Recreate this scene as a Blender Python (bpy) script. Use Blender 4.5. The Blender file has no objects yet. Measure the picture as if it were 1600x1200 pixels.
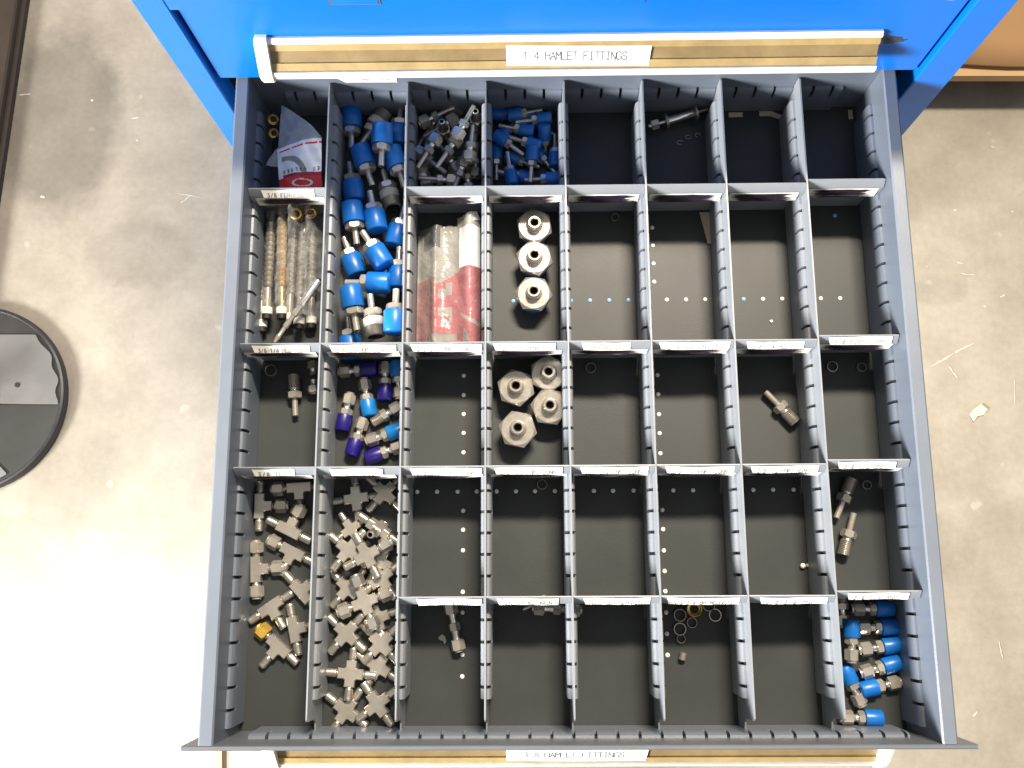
import bpy, bmesh, math, random
from mathutils import Matrix, Vector, Euler
random.seed(11)
S = bpy.context.scene
COL = S.collection

# ------------------------------------------------------------------ camera
cd = bpy.data.cameras.new('camera')
cam = bpy.data.objects.new('camera', cd)
COL.objects.link(cam)
cd.sensor_width = 36.0
cd.sensor_fit = 'HORIZONTAL'
cd.lens = 1474.43 / 1600 * 36
cd.clip_start = 0.01
cd.clip_end = 60
cam.location = (-0.0408, 0.1551, 0.842)
cam.rotation_euler = (0.1985, 0.0141, -0.0047)
S.camera = cam

# ------------------------------------------------------------------ world (plain light of the workshop hall)
w = bpy.data.worlds.new('World')
S.world = w
w.use_nodes = True
bg = w.node_tree.nodes['Background']
bg.inputs[0].default_value = (1.0, 0.97, 0.92, 1)
bg.inputs[1].default_value = 0.37

# ------------------------------------------------------------------ lamps
def area(name, loc, target, sx, sy, power, color, spread=180):
    l = bpy.data.lights.new(name, 'AREA')
    l.shape = 'RECTANGLE'
    l.size = sx
    l.size_y = sy
    l.energy = power
    l.color = color
    l.spread = math.radians(spread)
    o = bpy.data.objects.new(name, l)
    COL.objects.link(o)
    o.location = loc
    d = Vector(target) - Vector(loc)
    o.rotation_euler = d.to_track_quat('-Z', 'Y').to_euler()
    return o
# ceiling lamp behind the cabinet, upper right
area('ceiling_lamp', (0.52, 2.09, 2.80), (0.0, 0.30, 0.0), 1.0, 0.26, 74, (1.0, 0.87, 0.69), 95)
# open door on the left, a little in front
area('door_light', (-2.9, -1.31, 1.15), (0.0, 0.3, 0.0), 1.0, 0.75, 92, (1.0, 0.98, 0.95), 80)
# added soft spot, brightens the floor left of the drawer like daylight
sl = bpy.data.lights.new('floor_patch_spot', 'SPOT')
sl.energy = 600
sl.color = (1.0, 0.97, 0.92)
sl.spot_size = math.radians(32)
sl.spot_blend = 1.0
sl.shadow_soft_size = 0.12
so = bpy.data.objects.new('floor_patch_spot', sl)
COL.objects.link(so)
so.location = (-1.75, -1.0, 1.2)
so.rotation_euler = (Vector((-0.62, -0.16, -0.7)) - Vector(so.location)).to_track_quat('-Z', 'Y').to_euler()

S.view_settings.view_transform = 'Standard'
S.view_settings.look = 'None'
S.view_settings.exposure = 0.0
S.view_settings.gamma = 1.0
S.render.engine = 'CYCLES'
S.cycles.max_bounces = 8

# ------------------------------------------------------------------ materials
def mat(name, col, rough=0.5, metal=0.0, var=0.0, vscale=30.0, bump=0.0, bscale=200.0, col2=None, spec=None, island=0.0):
    m = bpy.data.materials.new(name)
    m.use_nodes = True
    nt = m.node_tree
    b = nt.nodes['Principled BSDF']
    b.inputs['Base Color'].default_value = (*col, 1)
    b.inputs['Roughness'].default_value = rough
    b.inputs['Metallic'].default_value = metal
    if spec is not None:
        b.inputs['Specular IOR Level'].default_value = spec
    tc = nt.nodes.new('ShaderNodeTexCoord')
    last = None
    if var > 0 or col2:
        n = nt.nodes.new('ShaderNodeTexNoise')
        n.inputs['Scale'].default_value = vscale
        n.inputs['Detail'].default_value = 5
        n.inputs['Roughness'].default_value = 0.65
        nt.links.new(tc.outputs['Object'], n.inputs['Vector'])
        r = nt.nodes.new('ShaderNodeValToRGB')
        r.color_ramp.elements[0].position = 0.3
        r.color_ramp.elements[1].position = 0.7
        c2 = col2 if col2 else tuple(min(1, c * (1 + var)) for c in col)
        c1 = col if col2 else tuple(c * (1 - var) for c in col)
        r.color_ramp.elements[0].color = (*c1, 1)
        r.color_ramp.elements[1].color = (*c2, 1)
        nt.links.new(n.outputs['Fac'], r.inputs['Fac'])
        last = r.outputs['Color']
        # roughness varies along
        mr = nt.nodes.new('ShaderNodeMapRange')
        mr.inputs['To Min'].default_value = max(0.02, rough - 0.1)
        mr.inputs['To Max'].default_value = min(1, rough + 0.1)
        nt.links.new(n.outputs['Fac'], mr.inputs['Value'])
        nt.links.new(mr.outputs['Result'], b.inputs['Roughness'])
    if island > 0:
        oi = nt.nodes.new('ShaderNodeObjectInfo')
        mr = nt.nodes.new('ShaderNodeMapRange')
        mr.inputs['To Min'].default_value = 1 - island
        mr.inputs['To Max'].default_value = 1 + island
        nt.links.new(oi.outputs['Random'], mr.inputs['Value'])
        mx = nt.nodes.new('ShaderNodeMix')
        mx.data_type = 'RGBA'
        mx.blend_type = 'MULTIPLY'
        mx.inputs[0].default_value = 1
        if last:
            nt.links.new(last, mx.inputs[6])
        else:
            mx.inputs[6].default_value = (*col, 1)
        nt.links.new(mr.outputs['Result'], mx.inputs[7])
        last = mx.outputs[2]
    if last:
        nt.links.new(last, b.inputs['Base Color'])
    if bump > 0:
        n2 = nt.nodes.new('ShaderNodeTexNoise')
        n2.inputs['Scale'].default_value = bscale
        n2.inputs['Detail'].default_value = 4
        nt.links.new(tc.outputs['Object'], n2.inputs['Vector'])
        bp = nt.nodes.new('ShaderNodeBump')
        bp.inputs['Strength'].default_value = bump
        bp.inputs['Distance'].default_value = 0.001
        nt.links.new(n2.outputs['Fac'], bp.inputs['Height'])
        nt.links.new(bp.outputs['Normal'], b.inputs['Normal'])
    return m

M = {}
M['paint'] = mat('grey_blue_paint', (0.132, 0.153, 0.190), 0.36, 0, 0.05, 14, 0.08, 500)
M['panel_back'] = mat('front_panel_grey', (0.11, 0.12, 0.135), 0.42, 0, 0.06, 14, 0.08, 500)
M['divider'] = mat('divider_grey_paint', (0.215, 0.232, 0.255), 0.40, 0, 0.05, 20, 0.06, 500)
M['gap'] = mat('slot_shade', (0.012, 0.012, 0.013), 0.9)  # near-black colour stands for the shade inside the rail slots
M['mat'] = mat('tray_liner', (0.034, 0.038, 0.0385), 0.45, 0, 0.12, 9, 0.10, 900, spec=0.35)
M["blue"] = mat("cabinet_blue_paint", (0.002, 0.150, 0.62), 0.38, 0, 0.05, 6, 0.05, 260, spec=0.4)
M['void'] = mat('cabinet_inside', (0.01, 0.012, 0.03), 0.8)
M['alu'] = mat('worn_aluminium', (0.86, 0.83, 0.78), 0.45, 0.1, 0.12, 40, 0.1, 300)
M['card'] = mat('yellowed_card', (0.29, 0.205, 0.085), 0.4, 0, 0.0, 30, 0.05, 200, col2=(0.43, 0.31, 0.13))
M['card_dark'] = mat('yellowed_card_dirty', (0.19, 0.132, 0.06), 0.35, 0, 0.0, 30, 0.05, 200, col2=(0.29, 0.205, 0.095))
M['cap_white'] = mat('ivory_plastic', (0.82, 0.79, 0.70), 0.4, 0, 0.04, 30)
M['paper'] = mat('white_label', (0.86, 0.85, 0.80), 0.55, 0, 0.03, 60)
M['paper_old'] = mat('old_paper', (0.70, 0.65, 0.54), 0.65, 0, 0.0, 40, 0.2, 150, col2=(0.86, 0.84, 0.78))
M['tape'] = mat('aged_tape', (0.50, 0.44, 0.33), 0.6, 0, 0.1, 60)
M['ink'] = mat('grey_ink', (0.10, 0.10, 0.105), 0.7)
M['marker'] = mat('black_marker', (0.018, 0.012, 0.022), 0.4, 0, 0.0, 90, col2=(0.05, 0.035, 0.055))
M['steel'] = mat('stainless_steel', (0.56, 0.522, 0.462), 0.20, 0.66, 0.10, 120, 0.06, 700, island=0.10)
M['steel_bright'] = mat('polished_steel', (0.80, 0.77, 0.71), 0.18, 0.9, 0.05, 90, island=0.05)
M['steel_dark'] = mat('dull_dark_steel', (0.33, 0.305, 0.27), 0.40, 0.7, 0.14, 120, 0.06, 700, island=0.12)
M['thread'] = mat('steel_thread', (0.56, 0.525, 0.465), 0.30, 0.85, 0.12, 150)
M['bore'] = mat('dark_bore', (0.02, 0.018, 0.016), 0.6, 0.3)
M['brass'] = mat('brass', (0.62, 0.41, 0.13), 0.28, 0.85, 0.12, 150, island=0.06)
M['brass_y'] = mat('yellow_brass', (0.66, 0.42, 0.08), 0.38, 0.6, 0.08, 150)
M['copper'] = mat('brass_ferrules', (0.66, 0.47, 0.25), 0.28, 0.75, 0.15, 150)
M['bluecap'] = mat('blue_plastic', (0.004, 0.128, 0.47), 0.36, 0, 0.10, 60, 0.05, 300, island=0.16)
M['skycap'] = mat('light_blue_plastic', (0.004, 0.17, 0.52), 0.35, 0, 0.08, 60, island=0.06)
M['navycap'] = mat('navy_plastic', (0.012, 0.006, 0.15), 0.35, 0, 0.12, 60, island=0.1)
M['greycap'] = mat('grey_plastic', (0.42, 0.41, 0.37), 0.5, 0, 0.15, 80, 0.1, 400)
M['white'] = mat('white_plastic', (0.78, 0.76, 0.68), 0.45, 0, 0.05, 80)
M['light_spot'] = mat('hole_light_white', (0.85, 0.83, 0.76), 0.4)  # white stands for the bright floor seen through the holes
M['light_spot_blue'] = mat('hole_light_pale_blue', (0.22, 0.45, 0.80), 0.4)
M['rubber'] = mat('black_rubber', (0.022, 0.022, 0.024), 0.45, 0, 0.2, 40)
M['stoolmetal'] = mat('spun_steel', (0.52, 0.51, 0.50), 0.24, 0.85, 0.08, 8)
M['stooldark'] = mat('dark_enamel', (0.045, 0.044, 0.042), 0.22, 0.1, 0.15, 10)
M['wood'] = mat('pallet_wood', (0.40, 0.25, 0.11), 0.65, 0, 0.0, 7, 0.3, 90, col2=(0.52, 0.34, 0.17))
M['cardboard'] = mat('brown_cardboard', (0.30, 0.17, 0.075), 0.8, 0, 0.0, 5, 0.2, 60, col2=(0.36, 0.21, 0.095))
M['darkwood'] = mat('dark_brown_wood', (0.018, 0.012, 0.007), 0.7, 0, 0.0, 9, 0.2, 80, col2=(0.040, 0.026, 0.015))
M['red'] = mat('red_print', (0.62, 0.03, 0.05), 0.25, 0, 0.1, 40)
M['darkred'] = mat('dark_red_print', (0.28, 0.01, 0.015), 0.3)
M['whiteprint'] = mat('white_print_film', (0.78, 0.79, 0.80), 0.22, 0, 0.04, 60)
M['greyprint'] = mat('grey_print', (0.24, 0.24, 0.235), 0.3)
M['scuff'] = mat('pale_scuff', (0.46, 0.43, 0.37), 0.8)
M['flake'] = mat('pale_flake', (0.60, 0.54, 0.38), 0.7, 0, 0.1, 60)

def film(name, tint, opac, rough):
    m = bpy.data.materials.new(name)
    m.use_nodes = True
    nt = m.node_tree
    nt.nodes.clear()
    out = nt.nodes.new('ShaderNodeOutputMaterial')
    tr = nt.nodes.new('ShaderNodeBsdfTransparent')
    tr.inputs[0].default_value = (0.96, 0.96, 0.95, 1)
    pb = nt.nodes.new('ShaderNodeBsdfPrincipled')
    pb.inputs['Base Color'].default_value = (*tint, 1)
    pb.inputs['Roughness'].default_value = rough
    pb.inputs['Specular IOR Level'].default_value = 0.8
    tc = nt.nodes.new('ShaderNodeTexCoord')
    n = nt.nodes.new('ShaderNodeTexNoise')
    n.inputs['Scale'].default_value = 70
    n.inputs['Detail'].default_value = 3
    nt.links.new(tc.outputs['Object'], n.inputs['Vector'])
    bp = nt.nodes.new('ShaderNodeBump')
    bp.inputs['Strength'].default_value = 1.0
    bp.inputs['Distance'].default_value = 0.003
    nt.links.new(n.outputs['Fac'], bp.inputs['Height'])
    nt.links.new(bp.outputs['Normal'], pb.inputs['Normal'])
    mr = nt.nodes.new('ShaderNodeMapRange')
    mr.inputs['To Min'].default_value = max(0, opac - 0.14)
    mr.inputs['To Max'].default_value = min(1, opac + 0.14)
    nt.links.new(n.outputs['Fac'], mr.inputs['Value'])
    mx = nt.nodes.new('ShaderNodeMixShader')
    nt.links.new(mr.outputs['Result'], mx.inputs[0])
    nt.links.new(tr.outputs[0], mx.inputs[1])
    nt.links.new(pb.outputs[0], mx.inputs[2])
    nt.links.new(mx.outputs[0], out.inputs[0])
    return m
M['clear'] = film('clear_film', (0.80, 0.82, 0.84), 0.15, 0.10)
M['flapfilm'] = film('flap_film', (0.72, 0.75, 0.80), 0.42, 0.12)
M['hazy'] = film('hazy_film', (0.60, 0.58, 0.54), 0.50, 0.25)
M['redfilm'] = film('red_film', (0.62, 0.24, 0.26), 0.58, 0.26)
M['pinkfilm'] = film('pinkish_film', (0.56, 0.30, 0.30), 0.52, 0.26)

def concrete():
    m = bpy.data.materials.new('concrete')
    m.use_nodes = True
    nt = m.node_tree
    L = nt.links.new
    b = nt.nodes['Principled BSDF']
    tc = nt.nodes.new('ShaderNodeTexCoord')
    def noise(scale, det, lo, hi, c0, c1, rough=0.6):
        n = nt.nodes.new('ShaderNodeTexNoise')
        n.inputs['Scale'].default_value = scale
        n.inputs['Detail'].default_value = det
        n.inputs['Roughness'].default_value = rough
        L(tc.outputs['Object'], n.inputs['Vector'])
        r = nt.nodes.new('ShaderNodeValToRGB')
        r.color_ramp.elements[0].position = lo
        r.color_ramp.elements[1].position = hi
        r.color_ramp.elements[0].color = (*c0, 1)
        r.color_ramp.elements[1].color = (*c1, 1)
        L(n.outputs['Fac'], r.inputs['Fac'])
        return n, r
    def mul(a, c, f=1.0):
        x = nt.nodes.new('ShaderNodeMix')
        x.data_type = 'RGBA'
        x.blend_type = 'MULTIPLY'
        x.inputs[0].default_value = f
        L(a, x.inputs[6])
        L(c, x.inputs[7])
        return x.outputs[2]
    n1, r1 = noise(3.2, 6, 0.3, 0.72, (0.27, 0.243, 0.200), (0.35, 0.318, 0.264))
    n2, r2 = noise(11, 7, 0.35, 0.7, (0.84, 0.83, 0.81), (1.06, 1.06, 1.05))
    n3, r3 = noise(90, 4, 0.3, 0.7, (0.93, 0.93, 0.93), (1.05, 1.05, 1.05))
    c = mul(mul(r1.outputs[0], r2.outputs[0]), r3.outputs[0])
    # pale chips
    n4, r4 = noise(24, 2, 0.70, 0.76, (0, 0, 0), (1, 1, 1), 0.5)
    mx = nt.nodes.new('ShaderNodeMix')
    mx.data_type = 'RGBA'
    mx.blend_type = 'MIX'
    ml = nt.nodes.new('ShaderNodeMath')
    ml.operation = 'MULTIPLY'
    ml.inputs[1].default_value = 0.18
    L(r4.outputs[0], ml.inputs[0])
    L(ml.outputs[0], mx.inputs[0])
    L(c, mx.inputs[6])
    mx.inputs[7].default_value = (0.66, 0.64, 0.58, 1)
    c = mx.outputs[2]
    # darker patches, round with ragged edges
    for (x, y, sx, sy, dark) in ((-0.865, 0.95, 0.115, 0.18, 0.62), (-0.70, 0.70, 0.10, 0.06, 0.86), (-0.80, 0.36, 0.09, 0.16, 0.84), (0.66, 0.62, 0.05, 0.03, 0.86), (0.62, 0.20, 0.06, 0.05, 0.9)):
        mp = nt.nodes.new('ShaderNodeMapping')
        mp.vector_type = 'POINT'
        mp.inputs['Location'].default_value = (-x / sx, -y / sy, 0)
        mp.inputs['Scale'].default_value = (1 / sx, 1 / sy, 0)
        L(tc.outputs['Object'], mp.inputs['Vector'])
        ln = nt.nodes.new('ShaderNodeVectorMath')
        ln.operation = 'LENGTH'
        L(mp.outputs[0], ln.inputs[0])
        ad = nt.nodes.new('ShaderNodeMath')
        ad.operation = 'MULTIPLY_ADD'
        ad.inputs[1].default_value = 0.55
        L(n2.outputs['Fac'], ad.inputs[0])
        L(ln.outputs['Value'], ad.inputs[2])
        rr = nt.nodes.new('ShaderNodeMapRange')
        rr.inputs['From Min'].default_value = 1.06
        rr.inputs['From Max'].default_value = 1.40
        rr.inputs['To Min'].default_value = dark
        rr.inputs['To Max'].default_value = 1
        L(ad.outputs[0], rr.inputs['Value'])
        c = mul(c, rr.outputs['Result'])
    L(c, b.inputs['Base Color'])
    b.inputs['Roughness'].default_value = 0.5
    bp = nt.nodes.new('ShaderNodeBump')
    bp.inputs['Strength'].default_value = 0.15
    bp.inputs['Distance'].default_value = 0.002
    L(n3.outputs['Fac'], bp.inputs['Height'])
    L(bp.outputs['Normal'], b.inputs['Normal'])
    return m
M['concrete'] = concrete()

# ------------------------------------------------------------------ mesh helpers
class MB:
    def __init__(self):
        self.v, self.f, self.mi, self.mats = [], [], [], []
        self.cur = 0
    def use(self, name):
        if name not in self.mats:
            self.mats.append(name)
        self.cur = self.mats.index(name)
        return self
    def add(self, vs, fs, T=None):
        o = len(self.v)
        for p in vs:
            p = Vector(p)
            self.v.append(tuple(T @ p) if T else tuple(p))
        for f in fs:
            self.f.append(tuple(i + o for i in f))
            self.mi.append(self.cur)
    def box(self, x0, x1, y0, y1, z0, z1, T=None):
        vs = [(x0, y0, z0), (x1, y0, z0), (x1, y1, z0), (x0, y1, z0), (x0, y0, z1), (x1, y0, z1), (x1, y1, z1), (x0, y1, z1)]
        self.add(vs, [(0, 3, 2, 1), (4, 5, 6, 7), (0, 1, 5, 4), (1, 2, 6, 5), (2, 3, 7, 6), (3, 0, 4, 7)], T)
    def prism(self, prof, a0, a1, axis='x', T=None):
        """closed profile of (p, q) swept along an axis: x -> (a, p, q), y -> (p, a, q), z -> (p, q, a)"""
        n = len(prof)
        def pt(a, p, q):
            return (a, p, q) if axis == 'x' else (p, a, q) if axis == 'y' else (p, q, a)
        vs = [pt(a0, p, q) for p, q in prof] + [pt(a1, p, q) for p, q in prof]
        ar = sum(prof[i][0] * prof[(i + 1) % n][1] - prof[(i + 1) % n][0] * prof[i][1] for i in range(n))
        flip = (ar > 0) == (axis == 'y')
        fs = [(i, (i + 1) % n, n + (i + 1) % n, n + i) for i in range(n)]
        fs += [tuple(range(n - 1, -1, -1)), tuple(range(n, 2 * n))]
        if flip:
            fs = [tuple(reversed(f)) for f in fs]
        self.add(vs, fs, T)
    def lathe(self, prof, n=20, T=None, cap0=True, cap1=True):
        """profile of (x, r) turned about the x axis"""
        vs, fs = [], []
        k = len(prof)
        for x, r in prof:
            for i in range(n):
                a = 2 * math.pi * i / n
                vs.append((x, r * math.cos(a), r * math.sin(a)))
        for j in range(k - 1):
            for i in range(n):
                i2 = (i + 1) % n
                fs.append((j * n + i, (j + 1) * n + i, (j + 1) * n + i2, j * n + i2))
        if cap0:
            fs.append(tuple(range(n)))
        if cap1:
            fs.append(tuple(range(k * n - 1, (k - 1) * n - 1, -1)))
        self.add(vs, fs, T)
    def hexp(self, x0, x1, af, T=None, ch=0.09):
        """hexagon nut along x with chamfered corners, one flat up"""
        R = af / math.sqrt(3)
        r = af / 2
        n = 24
        d = af * ch
        def ring(x, rad, corner):
            out = []
            for i in range(n):
                a = 2 * math.pi * i / n
                aa = ((a + math.pi / 6) % (math.pi / 3)) - math.pi / 6
                rr = r / math.cos(aa)
                out.append((x, rr, a))
            return out
        vs, fs = [], []
        def circ(x, rad):
            for i in range(n):
                a = 2 * math.pi * i / n + math.pi / 2
                vs.append((x, rad * math.cos(a), rad * math.sin(a)))
        def hexr(x, sgn):
            for i in range(n):
                a = 2 * math.pi * i / n
                aa = ((a + math.pi / 6) % (math.pi / 3)) - math.pi / 6
                rr = r / math.cos(aa)
                xx = x + sgn * d * (0.12 + 0.88 * (rr - r) / (R - r))
                vs.append((xx, rr * math.cos(a + math.pi / 2), rr * math.sin(a + math.pi / 2)))
        circ(x0, r * 0.95)
        hexr(x0, 1)
        hexr(x1, -1)
        circ(x1, r * 0.95)
        for j in range(3):
            for i in range(n):
                i2 = (i + 1) % n
                fs.append((j * n + i, (j + 1) * n + i, (j + 1) * n + i2, j * n + i2))
        fs.append(tuple(range(n)))
        fs.append(tuple(range(4 * n - 1, 3 * n - 1, -1)))
        self.add(vs, fs, T)
    def mesh(self, name, m=None, angle=32, smooth=True):
        me = bpy.data.meshes.new(name)
        me.from_pydata(self.v, [], self.f)
        names = self.mats if self.mats else [m]
        for k in names:
            me.materials.append(M[k])
        if len(names) > 1:
            me.polygons.foreach_set('material_index', self.mi)
        if smooth:
            me.polygons.foreach_set('use_smooth', [True] * len(me.polygons))
            me.update()
            ed = {}
            for p in me.polygons:
                nrm = p.normal
                for e in p.edge_keys:
                    ed.setdefault(e, []).append(nrm)
            ca = math.cos(math.radians(angle))
            sh = []
            for e in me.edges:
                a = ed.get(tuple(sorted(e.vertices)), [])
                sh.append(len(a) != 2 or a[0].dot(a[1]) < ca)
            if any(sh):
                bm = bmesh.new()
                bm.from_mesh(me)
                bm.edges.ensure_lookup_table()
                bmesh.ops.split_edges(bm, edges=[bm.edges[i] for i, q in enumerate(sh) if q and len(bm.edges[i].link_faces) > 1])
                bm.to_mesh(me)
                bm.free()
        me.update()
        return me
    def build(self, name, m=None, parent=None, angle=32, smooth=True):
        return link(name, self.mesh(name, m, angle, smooth), parent)

def link(name, me, parent=None):
    o = bpy.data.objects.new(name, me)
    COL.objects.link(o)
    if parent:
        o.parent = parent
    return o

def tag(o, label, cat, group=None):
    o['label'] = label
    o['category'] = cat
    if group:
        o['group'] = group
    return o

def thing(name, label, cat, loc=(0, 0, 0), group=None, rot=None):
    o = bpy.data.objects.new(name, None)
    o.empty_display_size = 0.01
    COL.objects.link(o)
    o.location = loc
    if rot is not None:
        o.rotation_euler = rot
    return tag(o, label, cat, group)

# ------------------------------------------------------------------ plotter style stroke letters
G = {
 'A': [[(0, 0), (.3, 1), (.6, 0)], [(.12, .38), (.48, .38)]], 'B': [[(0, 0), (0, 1), (.45, 1), (.55, .77), (.42, .53), (0, .53)], [(.42, .53), (.6, .27), (.45, 0), (0, 0)]],
 'C': [[(.6, .85), (.42, 1), (.18, 1), (0, .78), (0, .22), (.18, 0), (.42, 0), (.6, .15)]], 'D': [[(0, 0), (0, 1), (.38, 1), (.6, .75), (.6, .25), (.38, 0), (0, 0)]],
 'E': [[(.6, 1), (0, 1), (0, 0), (.6, 0)], [(0, .52), (.45, .52)]], 'F': [[(.6, 1), (0, 1), (0, 0)], [(0, .52), (.45, .52)]],
 'G': [[(.6, .85), (.42, 1), (.18, 1), (0, .78), (0, .22), (.18, 0), (.42, 0), (.6, .2), (.6, .45), (.35, .45)]], 'H': [[(0, 0), (0, 1)], [(.6, 0), (.6, 1)], [(0, .52), (.6, .52)]],
 'I': [[(.3, 0), (.3, 1)], [(.12, 1), (.48, 1)], [(.12, 0), (.48, 0)]], 'L': [[(0, 1), (0, 0), (.58, 0)]], 'M': [[(0, 0), (0, 1), (.3, .45), (.6, 1), (.6, 0)]],
 'N': [[(0, 0), (0, 1), (.6, 0), (.6, 1)]], 'O': [[(.18, 0), (0, .22), (0, .78), (.18, 1), (.42, 1), (.6, .78), (.6, .22), (.42, 0), (.18, 0)]],
 'P': [[(0, 0), (0, 1), (.45, 1), (.6, .76), (.45, .5), (0, .5)]], 'R': [[(0, 0), (0, 1), (.45, 1), (.6, .76), (.45, .5), (0, .5)], [(.3, .5), (.6, 0)]],
 'S': [[(.58, .85), (.42, 1), (.16, 1), (.02, .8), (.1, .58), (.5, .42), (.58, .2), (.43, 0), (.16, 0), (0, .15)]], 'T': [[(0, 1), (.6, 1)], [(.3, 1), (.3, 0)]],
 'U': [[(0, 1), (0, .2), (.16, 0), (.44, 0), (.6, .2), (.6, 1)]], 'V': [[(0, 1), (.3, 0), (.6, 1)]],
 '1': [[(.12, .8), (.32, 1), (.32, 0)]], '2': [[(.02, .8), (.16, 1), (.44, 1), (.58, .78), (.5, .52), (0, 0), (.6, 0)]], '3': [[(.03, 1), (.56, 1), (.26, .6), (.5, .55), (.6, .28), (.42, 0), (.14, 0), (0, .14)]],
 '4': [[(.45, 0), (.45, 1), (0, .3), (.6, .3)]], '8': [[(.3, .53), (.08, .72), (.14, .96), (.3, 1), (.46, .96), (.52, .72), (.3, .53), (.02, .3), (.1, .04), (.3, 0), (.5, .04), (.58, .3), (.3, .53)]],
 '/': [[(.05, 0), (.55, 1)]], '-': [[(.1, .48), (.5, .48)]], ' ': []}

def lettering(mb, text, x0, y0, h, adv, t, F):
    """flat ribbons; F maps (x, y, lift) to a point"""
    k = 0
    for i, ch in enumerate(text):
        for line in G.get(ch, []):
            for a, b in zip(line, line[1:]):
                ax, ay = x0 + i * adv + a[0] * h, y0 + a[1] * h
                bx, by = x0 + i * adv + b[0] * h, y0 + b[1] * h
                d = Vector((bx - ax, by - ay))
                if d.length < 1e-9:
                    continue
                d.normalize()
                nx, ny = -d.y * t / 2, d.x * t / 2
                ex, ey = d.x * t * .3, d.y * t * .3
                lift = 0.000015 * (k % 7)
                k += 1
                q = [(ax - ex + nx, ay - ey + ny), (ax - ex - nx, ay - ey - ny), (bx + ex - nx, by + ey - ny), (bx + ex + nx, by + ey + ny)]
                mb.add([F(px, py, lift) for px, py in q], [(0, 1, 2, 3)])

# ------------------------------------------------------------------ the floor
ZG = -0.70
b = MB()
b.add([(-4, -4, 0), (4, -4, 0), (4, 4, 0), (-4, 4, 0)], [(0, 1, 2, 3)])
fl = b.build('floor', 'concrete', smooth=False)
fl.location = (0, 0, ZG)
fl['kind'] = 'structure'

# ------------------------------------------------------------------ tray constants
U = 0.01905          # slot pitch
P4 = 4 * U           # column pitch
ZF = -0.0625         # liner surface
YS = 0.1343          # slot line of the front most row divider
WX = 0.3035          # inner wall
COLX = [(i - 3) * P4 for i in range(7)]
ROWY = [YS + 20 * U, YS + 12 * U, YS + 6 * U, YS]

RAILP = [(0.0, -0.0185), (0.0022, -0.0190), (0.0036, -0.0212), (0.0042, -0.0255), (0.0043, -0.0340), (0.0, -0.0340)]
def rail(mb, a0, a1, slots, base, sgn, axis, gap=0.0028):
    """slotted rail: short rolled lengths with open slots between them"""
    cuts = sorted(s for s in slots if a0 + 0.004 < s < a1 - 0.002)
    pos = a0
    prof = [(base + sgn * d, z) for d, z in RAILP]
    mb.prism([(base, -0.0342), (base + sgn * 0.00425, -0.0342), (base + sgn * 0.00425, -0.0615), (base, -0.0615)], a0, a1, axis)
    for s in cuts + [None]:
        e = a1 if s is None else s - gap / 2
        mb.prism(prof, pos, e, axis)
        if s is not None:
            pos = s + gap / 2
def slot_shade_strip(mb, a0, a1, base, sgn, axis):  # dark strip laid behind the slots to paint their shade
    lo, hi = sorted((base, base + sgn * 0.0009))
    if axis == 'y':
        mb.box(lo, hi, a0 + .001, a1 - .001, -0.0338, -0.0194)
    else:
        mb.box(a0 + .001, a1 - .001, lo, hi, -0.0338, -0.0194)

YSL = [YS + k * U for k in range(-8, 28)]
XSL = [(k - 16) * U for k in range(33)]

# ------------------------------------------------------------------ the open drawer
D = thing('drawer', 'open grey blue drawer pulled out of the cabinet and divided into many small compartments', 'drawer', (0, 0, 0))
b = MB()
b.box(-WX, WX, 0.0155, 0.627, -0.0655, ZF)
b.build('tray_floor', 'mat', D, smooth=False)
for sg in (-1, 1):
    b = MB()
    pr = [(sg * WX, -0.0655), (sg * WX, 0.0105), (sg * 0.3027, 0.0135), (sg * 0.3040, 0.0150), (sg * 0.3140, 0.0150), (sg * 0.3155, 0.0138), (sg * 0.3155, -0.020), (sg * 0.3142, -0.020), (sg * 0.3142, 0.0130), (sg * 0.3050, 0.0130), (sg * 0.3050, -0.0655)]
    b.prism(pr, 0.0155, 0.6290, 'y')
    b.build('side_wall', 'paint', D)
    b = MB().use('paint')
    a0, a1 = (0.024, 0.606)
    rail(b, a0, a1, [s + (0.0035 if sg > 0 else 0) for s in YSL], sg * WX, -sg, 'y')
    b.use('gap')
    slot_shade_strip(b, a0, a1, sg * WX, -sg, 'y')
    b.build('slotted_rail', None, D)
b = MB()
b.prism([(0.627, -0.0655), (0.627, 0.010), (0.6265, 0.0125), (0.628, 0.0142), (0.640, 0.0142), (0.640, -0.0655)], -WX + 0.0002, WX - 0.0002, 'x')
b.build('back_wall', 'paint', D)
b = MB().use('paint')
rail(b, -0.2765, 0.2765, XSL, 0.627, -1, 'x')
b.use('gap')
slot_shade_strip(b, -0.2765, 0.2765, 0.627, -1, 'x')
b.build('slotted_rail', None, D)
b = MB().use('paint')
rail(b, -0.283, 0.289, XSL, 0.0155, 1, 'x')
b.use('gap')
slot_shade_strip(b, -0.283, 0.289, 0.0155, 1, 'x')
b.build('slotted_rail', None, D)
b = MB()
b.prism([(0.0155, -0.100), (0.0155, 0.0140), (0.0148, 0.0150), (0.0125, 0.0150), (0.0115, 0.0138), (0.0115, -0.100)], -0.3292, 0.3312, 'x')
b.build('front_panel', 'panel_back', D)
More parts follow.
